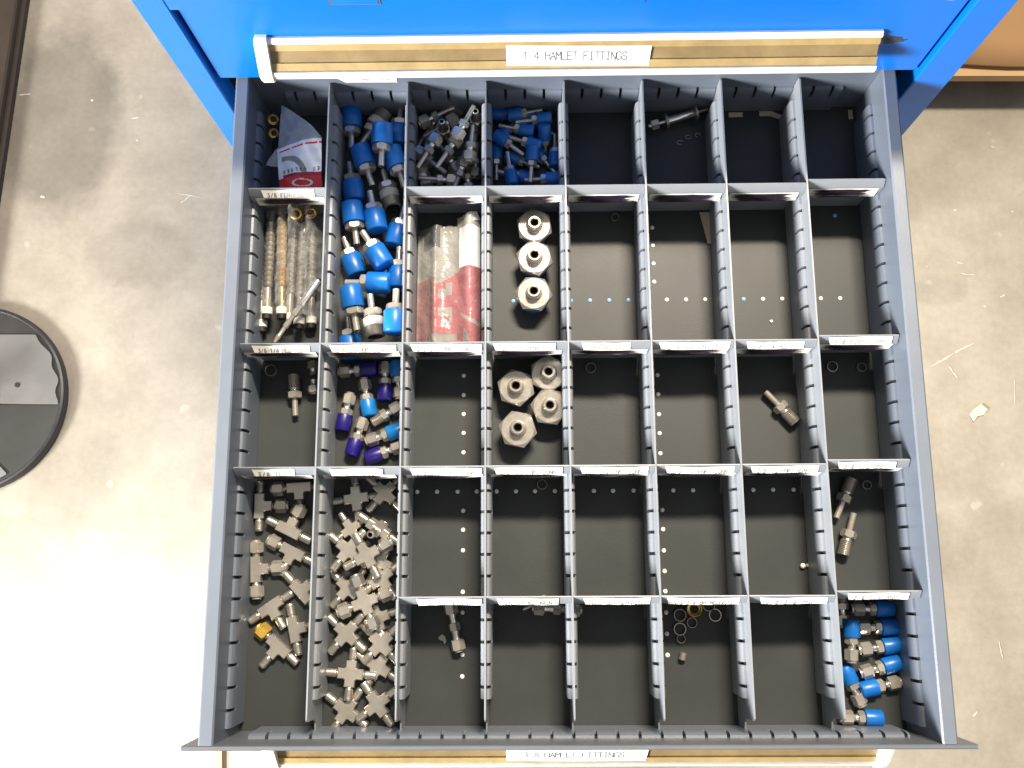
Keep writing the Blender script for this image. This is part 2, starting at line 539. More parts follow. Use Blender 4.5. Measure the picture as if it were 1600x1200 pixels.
# pale discs on the tray floor, standing in for light through its holes
HX = [-0.1439, -0.1249, -0.1052, -0.0869, -0.0679, -0.0495, -0.0312, -0.0122, 0.025, 0.0433, 0.0629, 0.1006, 0.1195, 0.1767, 0.1956, 0.215]
HP = [(x, 0.2325, 0) for x in HX]
for k in (-7, -6, -4, -3, -1, 0, 1, 2, 4, 5, 6, 8, 9, 10, 12, 13):
    HP.append((0.0253 + k * 0.01904, 0.4213, 1 if k in (-7, -6, -4, -3, -1, 0, 1, 2, 8) else 0))
HP += [(-0.0998, y, 0) for y in (0.3458, 0.3265, 0.3076, 0.289, 0.2701, 0.2143, 0.1962, 0.1771, 0.1387, 0.12, 0.082, 0.0627)]
HP += [(0.0896, y, 0) for y in (0.497, 0.478, 0.459, 0.44, 0.345, 0.326, 0.306, 0.2875, 0.268, 0.2485, 0.214, 0.1958, 0.176, 0.157, 0.1385, 0.1192, 0.1, 0.081)]
HP += [(0.274, 0.508, 1)]
for (x, y, bl) in HP:
    b = MB()
    T = Matrix.Translation((x, y, ZF)) @ Matrix.Rotation(-math.pi / 2, 4, 'Y')
    b.lathe([(0, 0.0021), (0.0006, 0.0019), (0.0010, 0.0010)], 12, T, cap0=False)
    b.build('light_spot', 'light_spot_blue' if bl else 'light_spot', D)

# ------------------------------------------------------------------ label strip handle of a drawer front
def handle(owner, x0, x1, yo, zo, caps, text, lx0, lx1, skew):
    """yo, zo move the profile built for the closed drawer (panel face y = 0.6215)"""
    h = MB()
    top = [(0.6214, 0.0885), (0.6190, 0.0895), (0.6160, 0.0875), (0.6152, 0.0855), (0.6165, 0.0845), (0.6214, 0.0850)]
    bot = [(0.6214, 0.0580), (0.5985, 0.0575), (0.5962, 0.0600), (0.5958, 0.0650), (0.5975, 0.0680), (0.5995, 0.0672), (0.6000, 0.0620), (0.6214, 0.0600)]
    for pr in (top, bot):
        h.prism([(y + yo, z + zo) for y, z in pr], x0, x1, 'x')
    ho = h.build('handle', 'alu', owner)
    c = MB().use('card')
    c.prism([(y + yo, z + zo) for y, z in [(0.6163, 0.0845), (0.6122, 0.0798), (0.6135, 0.0790), (0.6180, 0.0838)]], x0 + .0004, x1 - .0004, 'x')
    c.prism([(y + yo, z + zo) for y, z in [(0.6045, 0.0722), (0.5996, 0.0676), (0.6008, 0.0665), (0.6055, 0.0712)]], x0 + .0004, x1 - .0004, 'x')
    c.use('card_dark')
    c.prism([(y + yo, z + zo) for y, z in [(0.6134, 0.0789), (0.6056, 0.0711), (0.6066, 0.0701), (0.6144, 0.0779)]], x0 + .0008, x1 - .0008, 'x')
    c.build('card_insert', None, ho)
    for sg in caps:
        cp = MB()
        xe = x0 if sg < 0 else x1
        prof = [(0.6216, 0.0915), (0.6175, 0.0925), (0.6140, 0.0900), (0.5985, 0.0722), (0.5940, 0.0660), (0.5938, 0.0585), (0.5965, 0.0545), (0.6216, 0.0545)]
        a, e = (xe - 0.011, xe + 0.0005) if sg < 0 else (xe - 0.0005, xe + 0.011)
        cy, cz = 0.6085, 0.0715
        def pf(s):
            return [(cy + (y - cy) * s + yo, cz + (z - cz) * s + zo) for y, z in prof]
        n = len(prof)
        rings = [(a, 0.9 if sg < 0 else 1.0), (a + (0.002 if sg < 0 else 0.009), 1.0), (e, 1.0 if sg < 0 else 0.9)]
        vs, fs = [], []
        for xx, s in rings:
            vs += [(xx, y, z) for y, z in pf(s)]
        for j in range(2):
            for i in range(n):
                fs.append((j * n + i, j * n + (i + 1) % n, (j + 1) * n + (i + 1) % n, (j + 1) * n + i))
        fs += [tuple(range(n - 1, -1, -1)), tuple(range(2 * n, 3 * n))]
        cp.add(vs, fs)
        cp.build('end_cap', 'cap_white', ho, angle=40)
    # paper label lying over the card
    ax = Vector((0, -0.7071, -0.7071))          # down the slope
    nn = Vector((0, -0.7071, 0.7071))           # out of the slope
    og = Vector((0, 0.6146 + yo, 0.0812 + zo)) + nn * 0.0010
    Hh = 0.0175
    def F(x, y, lift=0.0):
        f = (x - lx0) / (lx1 - lx0)
        return og + Vector((x, 0, 0)) - ax * (y - Hh) + ax * skew * f + nn * (lift + 0.0006 * math.sin(f * 3.1))
    lb = MB()
    nseg = 12
    vs, fs = [], []
    for k in range(nseg + 1):
        x = lx0 + (lx1 - lx0) * k / nseg
        for (yy, lf) in ((0, 0), (Hh, 0), (Hh, -0.0003), (0, -0.0003)):
            vs.append(F(x + (-.002 if (k == nseg and yy == 0) else 0), yy, lf))
    for k in range(nseg):
        for i in range(4):
            fs.append((k * 4 + i, (k + 1) * 4 + i, (k + 1) * 4 + (i + 1) % 4, k * 4 + (i + 1) % 4))
    fs += [(0, 1, 2, 3), (nseg * 4 + 3, nseg * 4 + 2, nseg * 4 + 1, nseg * 4)]
    lb.add(vs, fs)
    lo = lb.build('label', 'paper', owner)
    tx = MB()
    lettering(tx, text, lx0 + 0.0150, 0.0055, 0.0068, (lx1 - lx0 - 0.036) / len(text), 0.00085, lambda x, y, l: F(x, y, l + 0.00012))
    tx.build('lettering', 'ink', lo, smooth=False)
handle(D, -0.2640, 0.2700, -0.6100, -0.1200, (-1, 1), '3 8 HAMLET FITTINGS', -0.0590, 0.0670, 0.0)

# ------------------------------------------------------------------ cabinet
CABY = 0.6165
K = thing('tool_cabinet', 'bright blue steel tool cabinet behind the open drawer', 'cabinet', (0, 0.95, ZG))
def cab(name, m, fn, parent=K):
    q = MB()
    fn(q)
    o = q.build(name, m, None)
    o.parent = parent
    o.matrix_parent_inverse = Matrix.Translation((0, -0.95, -ZG))
    return o
cab('side_panel', 'blue', lambda q: q.box(-0.3600, -0.3580, CABY + .003, 1.30, ZG + .002, 0.1660))
cab('side_panel', 'blue', lambda q: q.box(0.3670, 0.3690, CABY + .003, 1.30, ZG + .002, 0.1660))
cab('back_panel', 'blue', lambda q: q.box(-0.3578, 0.3668, 1.298, 1.30, ZG + .002, 0.1660))
cab('cabinet_top', 'blue', lambda q: q.box(-0.3620, 0.3710, CABY - .001, 1.302, 0.1662, 0.1690))
def stile(q, x0, x1):
    q.prism([(x0 + .0012, CABY), (x1 - .0012, CABY), (x1, CABY + .0012), (x1, CABY + .025), (x0, CABY + .025), (x0, CABY + .0012)], ZG + .002, 0.1660, 'z')
cab('stile', 'blue', lambda q: stile(q, -0.3606, -0.3335))
cab('stile', 'blue', lambda q: stile(q, 0.3355, 0.3696))
def rail_top(q):
    q.box(-0.3334, 0.3354, CABY + .0004, CABY + .025, 0.1370, 0.1659)
cab('top_rail', 'blue', rail_top)
cab('interior', 'void', lambda q: (q.box(-0.3334, 0.3354, 1.20, 1.21, ZG + .01, 0.13), q.box(-0.345, -0.3336, CABY + .026, 1.2, ZG + .01, .13), q.box(0.3356, 0.345, CABY + .026, 1.2, ZG + .01, .13)))
def lockf(q):
    T = Matrix.Translation((0.3105, CABY + .0004, 0.1530)) @ Matrix.Rotation(-math.pi / 2, 4, 'Z')
    q.lathe([(0, 0.0125), (0.0022, 0.0122), (0.0032, 0.0110), (0.0032, 0.0090), (0.0026, 0.0086)], 32, T, cap0=False)
lk = cab('lock', 'alu', lockf)
def slotf(q):
    q.box(0.3095, 0.3115, CABY - .0026, CABY - .0024, 0.1495, 0.1565)
cab('keyhole', 'bore', slotf, lk).matrix_parent_inverse = Matrix.Identity(4)
def stick(q):
    q.use('ink')
    q.box(-0.1985, -0.1565, CABY - .0001, CABY + .0002, 0.1418, 0.1620)
    q.use('skycap')
    q.box(-0.1965, -0.1585, CABY - .0004, CABY - .0003, 0.1430, 0.1610)
cab('sticker', None, stick)
def ticks(q):
    for x0, z0, x1, z1 in ((0.0625, 0.150, 0.0610, 0.1395), (0.1085, 0.148, 0.1072, 0.1410)):
        q.add([(x0 - .0005, CABY + .0001, z0), (x1 - .0003, CABY + .0001, z1), (x1 + .0005, CABY + .0001, z1), (x0 + .0006, CABY + .0001, z0)], [(0, 1, 2, 3)])
cab('paint_scratch', 'marker', ticks)
for zz in (-0.235, -0.375, -0.515, -0.66):
    cab('lower_front', 'blue', lambda q: q.box(-0.3320, 0.3340, 0.6220, 0.6400, zz + .002, zz + 0.134))
cab('plinth', 'blue', lambda q: q.box(-0.3334, 0.3354, CABY + .012, CABY + .025, ZG + .002, -0.6600))

KD = thing('closed_drawer', 'closed blue upper drawer with a yellowed label strip and one missing end cap', 'drawer', (0, 0.62, 0.018))
b = MB()
b.prism([(0.6227, 0.0180), (0.6215, 0.0192), (0.6215, 0.1345), (0.6227, 0.1357), (0.6400, 0.1357), (0.6400, 0.0180)], -0.3292, 0.3312, 'x')
o = b.build('front_panel', 'blue', KD)
b = MB()
random.seed(3)
for k in range(26):   # black grime where the end cap is missing
    a = random.random()
    x = 0.2785 + a * 0.024
    z = 0.0705 + random.uniform(-.007, .006) * (1 - a * .6) + .001
    r = 0.0034 * (1 - a * .6)
    pts = [(x + r * 1.7 * math.cos(t * .785), 0.62145 - k * 0.000002, z + r * .8 * math.sin(t * .785)) for t in range(8)]
    b.add(pts, [tuple(range(8))])
b.build('grime', 'stooldark', KD, smooth=False)
handle(KD, -0.2660, 0.2760, 0, 0, (-1,), '1 4 HAMLET FITTINGS', -0.0545, 0.0745, 0.0016)
for o in list(COL.objects):
    if o.parent == KD:
        o.matrix_parent_inverse = Matrix.Translation((0, -0.62, -0.018))

# ------------------------------------------------------------------ column dividers
col_names = ['beside the bagged ferrules', 'right of the long blue adapter compartment', 'right of the red printed bag',
             'right of the big hex reducers', 'left of the loose rings', 'right of the loose rings', 'nearest the right wall']
sheet = MB()
sheet.prism([(0.6262, -0.062), (0.6262, -0.002), (0.6242, 0.0), (0.0336, 0.0), (0.0318, -0.002), (0.0300, -0.030), (0.0262, -0.036), (0.0175, -0.038), (0.0175, -0.062)], -0.0007, 0.0007, 'x')
sheet_me = sheet.mesh('divider_sheet', 'divider')
rails = []
for sg in (-1, 1):
    b = MB().use('divider')
    rail(b, 0.048, 0.612, YSL, sg * 0.0007, sg, 'y')
    b.use('gap')
    slot_shade_strip(b, 0.048, 0.612, sg * 0.0007, sg, 'y')
    rails.append(b.mesh('slotted_rail'))
for x, nm in zip(COLX, col_names):
    t = thing('column_divider', 'long grey slotted divider running front to back, ' + nm, 'divider', (x, 0, 0), 'long slotted dividers in the drawer')
    link('divider_sheet', sheet_me, t)
    for r in rails:
        link('slotted_rail', r, t)

# ------------------------------------------------------------------ row dividers with their labels
TXT = {(0, 0): ('3/8 FERULLES', .16, .86),
 (1, 0): ('3/8-1/4 RED TEE', .14, .88), (1, 1): ('3/8-1/4 MNPT ADAPT', .10, .93), (1, 2): ('3/8-3/8 MNPT ADAPT', .08, .97), (1, 3): ('3/8-1 MNPT', .08, .86), (1, 4): ('CAP PLUG', .15, .76), (1, 5): ('3/8 SS UNION', .08, .96), (1, 6): ('3/8-1/4 RED PL', .13, .85), (1, 7): ('3/8 PORT CONN', .12, .92),
 (2, 0): ('3/8 TEE', .22, .75), (2, 1): ('3/8 CROSS', .15, .80), (2, 2): ('3/8-3/8 FNPT CONN', .10, .97), (2, 3): ('3/8-1/4 FNPT CONN', .09, .92), (2, 4): ('3/8-3/8 FNPT CONN', .10, .93), (2, 5): ('3/8-1/2 FNPT CONN', .10, .94), (2, 6): ('3/8-1/2 FNPT ADAPT', .10, .92), (2, 7): ('3/8-1/2 MNPT', .12, .84),
 (3, 2): ('3/8 UNION', .2, .97), (3, 3): ('3/8-1/4 RED UNION', .12, .85), (3, 4): ('3/8 BH UNION', .11, .90), (3, 5): ('3/8-3/8 BH REDUCER', .06, .92), (3, 6): ('3/8-3/8 MNPT', .12, .92), (3, 7): ('3/8-1/4 MNPT', .12, .86)}
rown = ['back', 'second', 'third', 'front']
coln = ['left wall', 'second', 'third', 'fourth', 'fifth', 'sixth', 'seventh', 'right wall']
XL = [-WX] + COLX
XR = COLX + [WX]
cell_words = {(0, 2): 'in front of the bare nut fittings', (0, 3): 'in front of the small blue adapters', (0, 4): 'behind the plug compartment, fifth column',
              (0, 5): 'in front of the probe rod compartment', (0, 6): 'in front of the two aged paper tabs', (0, 7): 'in the back right corner by the right wall'}
paper_cache = {}
for r in range(4):
    for c in range(8):
        if (r == 0 and c == 1) or (r == 3 and c < 2):
            continue
        x0, x1 = XL[c] + 0.0009, XR[c] - 0.0009
        y = ROWY[r] + (0.0035 if c == 7 else 0)
        W = x1 - x0
        tx = TXT.get((r, c))
        if tx:
            if r == 3 and c == 7:
                lab = 'short divider with white label over the front right blue capped connectors'
            else:
                lab = 'short divider labelled ' + tx[0].replace('/', ' ').replace('-', ' ') + ', ' + rown[r] + ' row, ' + coln[c] + (' column' if 'wall' not in coln[c] else '')
        else:
            lab = 'short divider with black scribbled old label ' + cell_words[(r, c)]
        t = thing('row_divider', lab, 'divider', (x0, y, ZF), 'short labelled cross dividers')
        z0 = -ZF
        b = MB()
        b.box(0.0053, W - 0.0053, -0.0005, 0.0005, 0.0005, z0 - 0.0340)
        b.box(0.0008, W - 0.0008, -0.0005, 0.0005, z0 - 0.0339, z0 - 0.0022)
        b.build('plate', 'divider', t, smooth=False)
        b = MB()
        b.prism([(0.0017, z0), (0.0010, z0 + .0002), (-0.0048, z0 - .0058), (-0.0050, z0 - .0064), (-0.0050, z0 - .0235), (-0.0042, z0 - .0235), (-0.0042, z0 - .0066), (0.0011, z0 - .0012)], 0.0, W, 'x')
        b.build('label_holder', 'divider', t)
        rnd = random.Random(r * 31 + c * 7)
        if r < 3:
            # old paper strip under the lip, its writing struck out with a marker
            q = MB()
            n = 16
            a, e = W * rnd.uniform(.02, .07), W * rnd.uniform(.93, .98)
            zb = z0 - (0.0225 if r == 0 else 0.0205)
            vs, fs = [], []
            for k in range(n + 1):
                xx = a + (e - a) * k / n
                jag = rnd.uniform(-.0012, .0008)
                curl = -0.0012 * (0.5 + 0.5 * math.sin(k * .5 + c)) - .0003
                vs += [(xx, -0.0053, z0 - .0070), (xx, -0.0053 + curl * .3, (z0 + zb) / 2), (xx, -0.0055 + curl, zb + jag)]
            for k in range(n):
                for j in range(2):
                    fs.append((k * 3 + j, k * 3 + j + 1, k * 3 + j + 4, k * 3 + j + 3))
            q.add(vs, fs)
            po = q.build('old_label', 'paper_old', t)
            mk = MB()
            for s in range(11):
                f = s / 10
                zz = z0 - .0098 - f * (0.0105 if r == 0 else 0.0088)
                ma, me_ = W * rnd.uniform(.06, .2), W * rnd.uniform(.72, .90)
                if rnd.random() < .12:
                    continue
                vs, fs = [], []
                m = 8
                for k in range(m + 1):
                    xx = ma + (me_ - ma) * k / m
                    wob = rnd.uniform(-.0004, .0004)
                    hh = 0.0009 if 0 < k < m else 0.0003
                    yy = -0.0053 - .0016 * (0.35 + f) - .0004 - s * .000012
                    vs += [(xx, yy, zz + wob - hh), (xx, yy, zz + wob + hh)]
                for k in range(m):
                    fs.append((k * 2, k * 2 + 2, k * 2 + 3, k * 2 + 1))
                mk.add(vs, fs)
            mk.build('marker_stroke', 'marker', po, smooth=False)
        if tx:
            txt, fa, fb = tx
            a, e = W * fa, W * fb
            sl = 0.7071
            sk = rnd.uniform(-.0006, .0006)
            O = Vector((0, 0.0008, z0 - 0.0001))
            dn = Vector((0, -sl, -sl))
            nn = Vector((0, -sl, sl))
            def F(xx, d, l=0.0, O=O, dn=dn, nn=nn, sk=sk, a=a, e=e):
                return tuple(O + Vector((xx, 0, 0)) + dn * (d + sk * (xx - a) / (e - a)) + nn * (0.0004 + l))
            q = MB()
            n = 10
            vs, fs = [], []
            for k in range(n + 1):
                f = k / n
                ins = .0022 * (1 - f * .2)
                for j, d in enumerate((0.0010, 0.0045, 0.0085)):
                    xx = a + (e - a) * f + (ins * d / .0085 if k == 0 else -ins * d / .0085 * .3 if k == n else 0)
                    lift = 0.0004 * math.sin(f * 6 + c) + (0.0003 if j == 2 else 0)
                    vs.append(F(xx, d + rnd.uniform(-.0002, .0002) * (j != 1), lift + .0003))
            for k in range(n):
                for j in range(2):
                    fs.append((k * 3 + j, k * 3 + j + 1, k * 3 + j + 4, k * 3 + j + 3))
            q.add(vs, fs)
            lo = q.build('label', 'paper', t)
            q = MB()
            adv = min(0.0040, (e - a - 0.012) / len(txt))
            xs = a + (e - a - adv * len(txt)) / 2
            lettering(q, txt, xs, 0, 0.0038, adv, 0.00055, lambda xx, yy, l: F(xx, 0.0078 - yy, 0.0012 + l))
            q.build('lettering', 'ink', lo, smooth=False)
# white label stuck high on the back wall
q = MB()
q.add([(-0.221, 0.6264, 0.0080), (-0.213, 0.6264, -0.0010), (-0.1625, 0.6264, -0.0018), (-0.1625, 0.6264, 0.0082)], [(0, 1, 2, 3)])
lo = q.build('label', 'paper', D, smooth=False)
q = MB()
lettering(q, '1/4  MNPT  ADAPT', -0.2110, 0.0020, 0.0034, 0.0030, 0.00035, lambda x, y, l: (x, 0.6262 - l, y))
q.build('lettering', 'ink', lo, smooth=False)

# ------------------------------------------------------------------ fittings: shared meshes, built once
def RX(a):
    return Matrix.Rotation(a, 4, 'X')
def part_lathe(m, prof, n=20, **k):
    b = MB()
    b.lathe(prof, n, **k)
    return b.mesh('part', m)
def tube(x0, x1, r, bore=None, m='steel', n=18):
    """tube end at x0 is hollow when a bore is given"""
    b = MB().use(m)
    if bore:
        b.lathe([(x0 + .0002, bore), (x0, bore + .0003), (x0, r - .0003), (x0 + .0003, r), (x1, r)], n, cap0=False)
        b.use('bore')
        b.lathe([(x0 + .004, bore * .9), (x0 + .0002, bore)], n, cap1=False)
    else:
        b.lathe([(x0, r - .0004), (x0 + .0005, r), (x1, r)], n)
    return b.mesh('tube')
def hexm(x0, x1, af, m='steel'):
    b = MB()
    b.hexp(x0, x1, af)
    return b.mesh('hex_nut', m, angle=20)
def threadm(x0, x1, r, m='thread', pitch=0.0013, bore=None):
    p = [(x0, r * .9)]
    k = int((x1 - x0) / pitch)
    for i in range(k):
        x = x0 + i * pitch
        p += [(x + pitch * .25, r * .92), (x + pitch * .6, r)]
    p += [(x1 - .0004, r * .92), (x1, r * .82)]
    b = MB().use(m)
    if bore:
        p.append((x1, bore))
        b.lathe(p, 20, cap1=False)
        b.use('bore')
        b.lathe([(x1, bore), (x1 - .004, bore * .9)], 20, cap0=False)
    else:
        b.lathe(p, 20)
    return b.mesh('thread', angle=60)
def capm(x0, x1, r, m):
    L = x1 - x0
    b = MB().use(m)
    b.lathe([(x0, r * .90), (x0, r * .97), (x0 + .0006, r), (x0 + L * .5, r * .985), (x1 - r * .14, r * .955), (x1 - r * .05, r * .90), (x1, r * .80)], 32)
    return b.mesh('cap', angle=40)
def neckm(x0, x1, r0, r1, m='steel_bright'):
    xm = (x0 + x1) / 2
    return part_lathe(m, [(x0, r0), (xm - .0004, r1), (xm + .0004, r1), (x1, r0)], 20)

mm = 0.001
MESH = {}
def cached(key, fn):
    if key not in MESH:
        MESH[key] = fn()
    return MESH[key]

GROUP = {'big_adapter': ('tube_adapter', 'tube adapter', 'big tube adapters in the long compartment'), 'small_adapter': ('tube_adapter', 'tube adapter', 'small blue capped adapters in the back row'),
 'nut_stem': ('nut_fitting', 'pipe fitting', 'bare steel nut fittings'), 'cone_fitting': ('cone_fitting', 'pipe fitting', 'upright cone fittings'), 'connector': ('male_connector', 'pipe connector', 'capped male connectors'),
 'bare_connector': ('male_connector', 'pipe connector', 'capped male connectors'), 'port_connector': ('port_connector', 'pipe connector', 'steel port connectors'), 'union': ('tube_union', 'pipe union', 'steel tube unions'),
 'tee': ('pipe_tee', 'pipe tee', 'steel tees'), 'cross': ('pipe_cross', 'pipe cross', 'steel crosses'), 'hex_reducer': ('hex_reducer', 'pipe reducer', 'big hex reducers'), 'ring': ('ferrule_ring', 'ring', 'loose thin rings'),
 'cup': ('brass_nut', 'brass nut', 'loose brass nuts'), 'ferrule_stick': ('ferrule_stick', 'ferrule stick', 'ferrule sticks in the clear bag'), 'chrome_rod': ('chrome_rod', 'metal rod', None)}

def parts_of(kind, f):
    """list of (name, mesh[, sub-parts])"""
    v = f.get('v')
    st = 'steel_dark' if f.get('dark') else 'steel'
    C = cached
    if kind == 'big_adapter':
        out = [('stem', C('ba_stem', lambda: tube(-22 * mm, -5 * mm, 3.2 * mm, 2.2 * mm))), ('hex_nut', C('ba_hex', lambda: hexm(-6.5 * mm, 0.2 * mm, 16.5 * mm)))]
        if v == 'grey':
            out += [('neck', C('ba_neck', lambda: neckm(0, 3 * mm, 6 * mm, 5.4 * mm))), ('collar', C('ba_col', lambda: capm(2.5 * mm, 11 * mm, 10 * mm, 'greycap'))), ('thread', C('ba_thr', lambda: threadm(10.6 * mm, 21 * mm, 9.4 * mm, 'steel_dark', bore=7 * mm)))]
        else:
            out += [('cap', C('ba_cap', lambda: capm(0.4 * mm, 22 * mm, 11 * mm, 'bluecap')))]
        return out
    if kind == 'small_adapter':
        return [('stem', C('sa_stem', lambda: tube(-20 * mm, -2 * mm, 2.25 * mm, 1.5 * mm))), ('hex_nut', C('sa_hex', lambda: hexm(-3.5 * mm, 2 * mm, 9.2 * mm))), ('cap', C('sa_cap', lambda: capm(2 * mm, 17 * mm, 6.8 * mm, 'bluecap')))]
    if kind == 'nut_stem':
        k = 'ns' + st
        return [('collar', C(k + 'c', lambda: part_lathe(st, [(-18.5 * mm, 3.6 * mm), (-18 * mm, 4.2 * mm), (-16.5 * mm, 4.2 * mm)]))), ('hex_nut', C(k + 'n', lambda: hexm(-17 * mm, -8 * mm, 12 * mm, st))), ('neck', C(k + 'k', lambda: neckm(-8.2 * mm, -4 * mm, 3.6 * mm, 3.0 * mm))),
                ('hex_body', C(k + 'h', lambda: hexm(-4.2 * mm, 1 * mm, 9 * mm, st))), ('stem', C(k + 's', lambda: part_lathe(st, [(.9 * mm, 2.2 * mm), (17.5 * mm, 2.2 * mm), (18 * mm, 1.8 * mm)])))]
    if kind == 'cone_fitting':
        def cone():
            b = MB().use('steel_bright')
            b.lathe([(0, 6.0 * mm), (3 * mm, 5.6 * mm), (9 * mm, 3.4 * mm), (14 * mm, 3.0 * mm), (14.3 * mm, 2.6 * mm), (14.3 * mm, 2.0 * mm)], 22, cap1=False)
            b.use('bore')
            b.lathe([(14.3 * mm, 2.0 * mm), (9 * mm, 1.8 * mm)], 22, cap0=False)
            return b.mesh('cone')
        return [('hex_nut', C('cf_h', lambda: hexm(-7 * mm, 0, 13.5 * mm, 'steel'))), ('cone', C('cf_c', cone)), ('stem', C('cf_s', lambda: part_lathe('steel', [(-16 * mm, 3 * mm), (-7 * mm, 3 * mm)])))]
    if kind in ('connector', 'bare_connector'):
        out = [('collar', C('cn_c', lambda: tube(-20.5 * mm, -18 * mm, 4.6 * mm, 3.2 * mm))), ('hex_nut', C('cn_n', lambda: hexm(-18.5 * mm, -8.5 * mm, 11.4 * mm))), ('neck', C('cn_k', lambda: neckm(-8.7 * mm, -3.6 * mm, 3.9 * mm, 3.3 * mm))), ('hex_body', C('cn_h', lambda: hexm(-4 * mm, 2 * mm, 11 * mm)))]
        if kind == 'bare_connector' or f.get('nocap'):
            out.append(('thread', C('cn_t', lambda: threadm(1.8 * mm, 13 * mm, 5.2 * mm))))
        else:
            m = {'navy': 'navycap', 'sky': 'skycap', 'blue': 'bluecap'}[v]
            out.append(('cap', C('cn_cap' + m, lambda: capm(2.1 * mm, 18 * mm, 7.6 * mm, m))))
        return out
    if kind == 'port_connector':
        return [('stem', C('pc_s', lambda: tube(-20 * mm, -2.5 * mm, 2.9 * mm, 2 * mm))), ('hex_body', C('pc_h', lambda: hexm(-3 * mm, 4 * mm, 13 * mm))), ('neck', C('pc_k', lambda: neckm(3.9 * mm, 7 * mm, 5.2 * mm, 4.6 * mm))), ('thread', C('pc_t', lambda: threadm(6.6 * mm, 21 * mm, 6.0 * mm, 'thread', 0.0016, 3.4 * mm)))]
    if kind == 'union':
        s = f.get('s', 1)
        out = []
        for sg in (-1, 1):
            k = 'un%d%.2f' % (sg, s)
            a, e = sorted((sg * 11.5 * mm * s, sg * 21.5 * mm * s))
            a2, e2 = sorted((sg * 3.4 * mm * s, sg * 11.8 * mm * s))
            a3, e3 = sorted((sg * 21.2 * mm * s, sg * 23 * mm * s))
            out += [('hex_nut', C(k + 'n', lambda: hexm(a, e, 11.8 * mm))), ('neck', C(k + 'k', lambda: neckm(a2, e2, 4.1 * mm, 3.4 * mm))), ('collar', C(k + 'c', lambda: part_lathe('steel', [(a3, 4.2 * mm), (e3, 4.2 * mm)])))]
        if s > .9:
            out.append(('hex_body', C('un_h', lambda: hexm(-3.6 * mm, 3.6 * mm, 9.8 * mm))))
        return out
    if kind in ('tee', 'cross'):
        def body(arms):
            b = MB()
            w, L, h = 4.4 * mm, 11 * mm, 4.2 * mm
            pts = []
            for q in range(4):
                a = q * math.pi / 2
                ca, sa = math.cos(a), math.sin(a)
                def rot(x, y):
                    return (x * ca - y * sa, x * sa + y * ca)
                if q in arms:
                    pts += [rot(L, -w), rot(L, w)]
                nxt = (q + 1) % 4
                if q in arms and nxt in arms:
                    pts += [rot(w * 1.25, w), rot(w, w * 1.25)]
                elif q in arms and nxt not in arms:
                    pts += [rot(w, w)]
                elif q not in arms and nxt in arms:
                    pts += [rot(w, w)]
            n = len(pts)
            c = 0.0007
            def inset(p):
                x, y = p
                return (x - math.copysign(c, x) * (abs(x) > 1e-6), y - math.copysign(c, y) * (abs(y) > 1e-6))
            ins = [inset(p) for p in pts]
            vs = [(x, y, -h) for x, y in ins] + [(x, y, -h + c) for x, y in pts] + [(x, y, h - c) for x, y in pts] + [(x, y, h) for x, y in ins]
            fs = []
            for j in range(3):
                for i in range(n):
                    fs.append((j * n + i, j * n + (i + 1) % n, (j + 1) * n + (i + 1) % n, (j + 1) * n + i))
            fs += [tuple(range(n - 1, -1, -1)), tuple(range(3 * n, 4 * n))]
            b.add(vs, fs)
            return b.mesh('body', 'steel', angle=30)
        arms = (0, 2, 3 if f.get('flip') else 1) if kind == 'tee' else (0, 1, 2, 3)
        out = [('body', C('bd%s' % (arms,), lambda: body(arms)))]
        def arm_mesh(q):
            b = MB().use('thread')
            T = Matrix.Rotation(q * math.pi / 2, 4, 'Z')
            p = [(10.8 * mm, 3.0 * mm), (12.0 * mm, 3.0 * mm), (12.4 * mm, 3.7 * mm)]
            for i in range(6):
                x = (12.6 + i * 1.3) * mm
                p += [(x, 3.5 * mm), (x + .7 * mm, 3.75 * mm)]
            p += [(21 * mm, 3.6 * mm), (22 * mm, 3.1 * mm), (22 * mm, 2.1 * mm)]
            b.lathe(p, 18, T, cap1=False)
            b.use('bore')
            b.lathe([(22 * mm, 2.1 * mm), (18 * mm, 1.9 * mm)], 18, T, cap0=False)
            return b.mesh('threaded_end', angle=60)
        nuts = {}
        if kind == 'tee':
            if f.get('a'): nuts[2] = 'steel'
            if f.get('b'): nuts[0] = 'steel'
            if f.get('c'): nuts[arms[2]] = 'steel'
            if f.get('brass'): nuts[2] = 'brass_y'
        if f.get('nutc'): nuts[1] = 'steel_bright'
        if f.get('nutall'): nuts = {0: 'steel_bright', 1: 'steel', 2: 'steel_bright', 3: 'steel'}
        for q in arms:
            out.append(('threaded_end', C('arm%d' % q, lambda: arm_mesh(q))))
            if q in nuts:
                def nm(q=q, m=nuts[q]):
                    b = MB()
                    T = Matrix.Rotation(q * math.pi / 2, 4, 'Z')
                    b.hexp(14 * mm, 23.5 * mm, 11.6 * mm if m != 'brass_y' else 13 * mm, T)
                    b.lathe([(23.2 * mm, 4.4 * mm), (25.2 * mm, 4.2 * mm)], 18, T)
                    return b.mesh('end_nut', m, angle=20)
                out.append(('end_nut', C('nut%d%s' % (q, nuts[q]), nm)))
        return out
    if kind == 'hex_reducer':
        def flange():
            b = MB()
            b.hexp(16 * mm, 25 * mm, 32 * mm, ch=0.10)
            return b.mesh('hex_flange', 'steel', angle=18)
        def boss():
            b = MB().use('steel')
            b.lathe([(24.9 * mm, 8.4 * mm), (26.0 * mm, 7.4 * mm), (32.5 * mm, 6.7 * mm), (34 * mm, 6.0 * mm), (34 * mm, 4.4 * mm), (32.8 * mm, 3.6 * mm)], 30, cap1=False)
            b.use('bore')
            b.lathe([(32.8 * mm, 3.6 * mm), (25.2 * mm, 3.4 * mm)], 30, cap0=False)
            return b.mesh('boss')
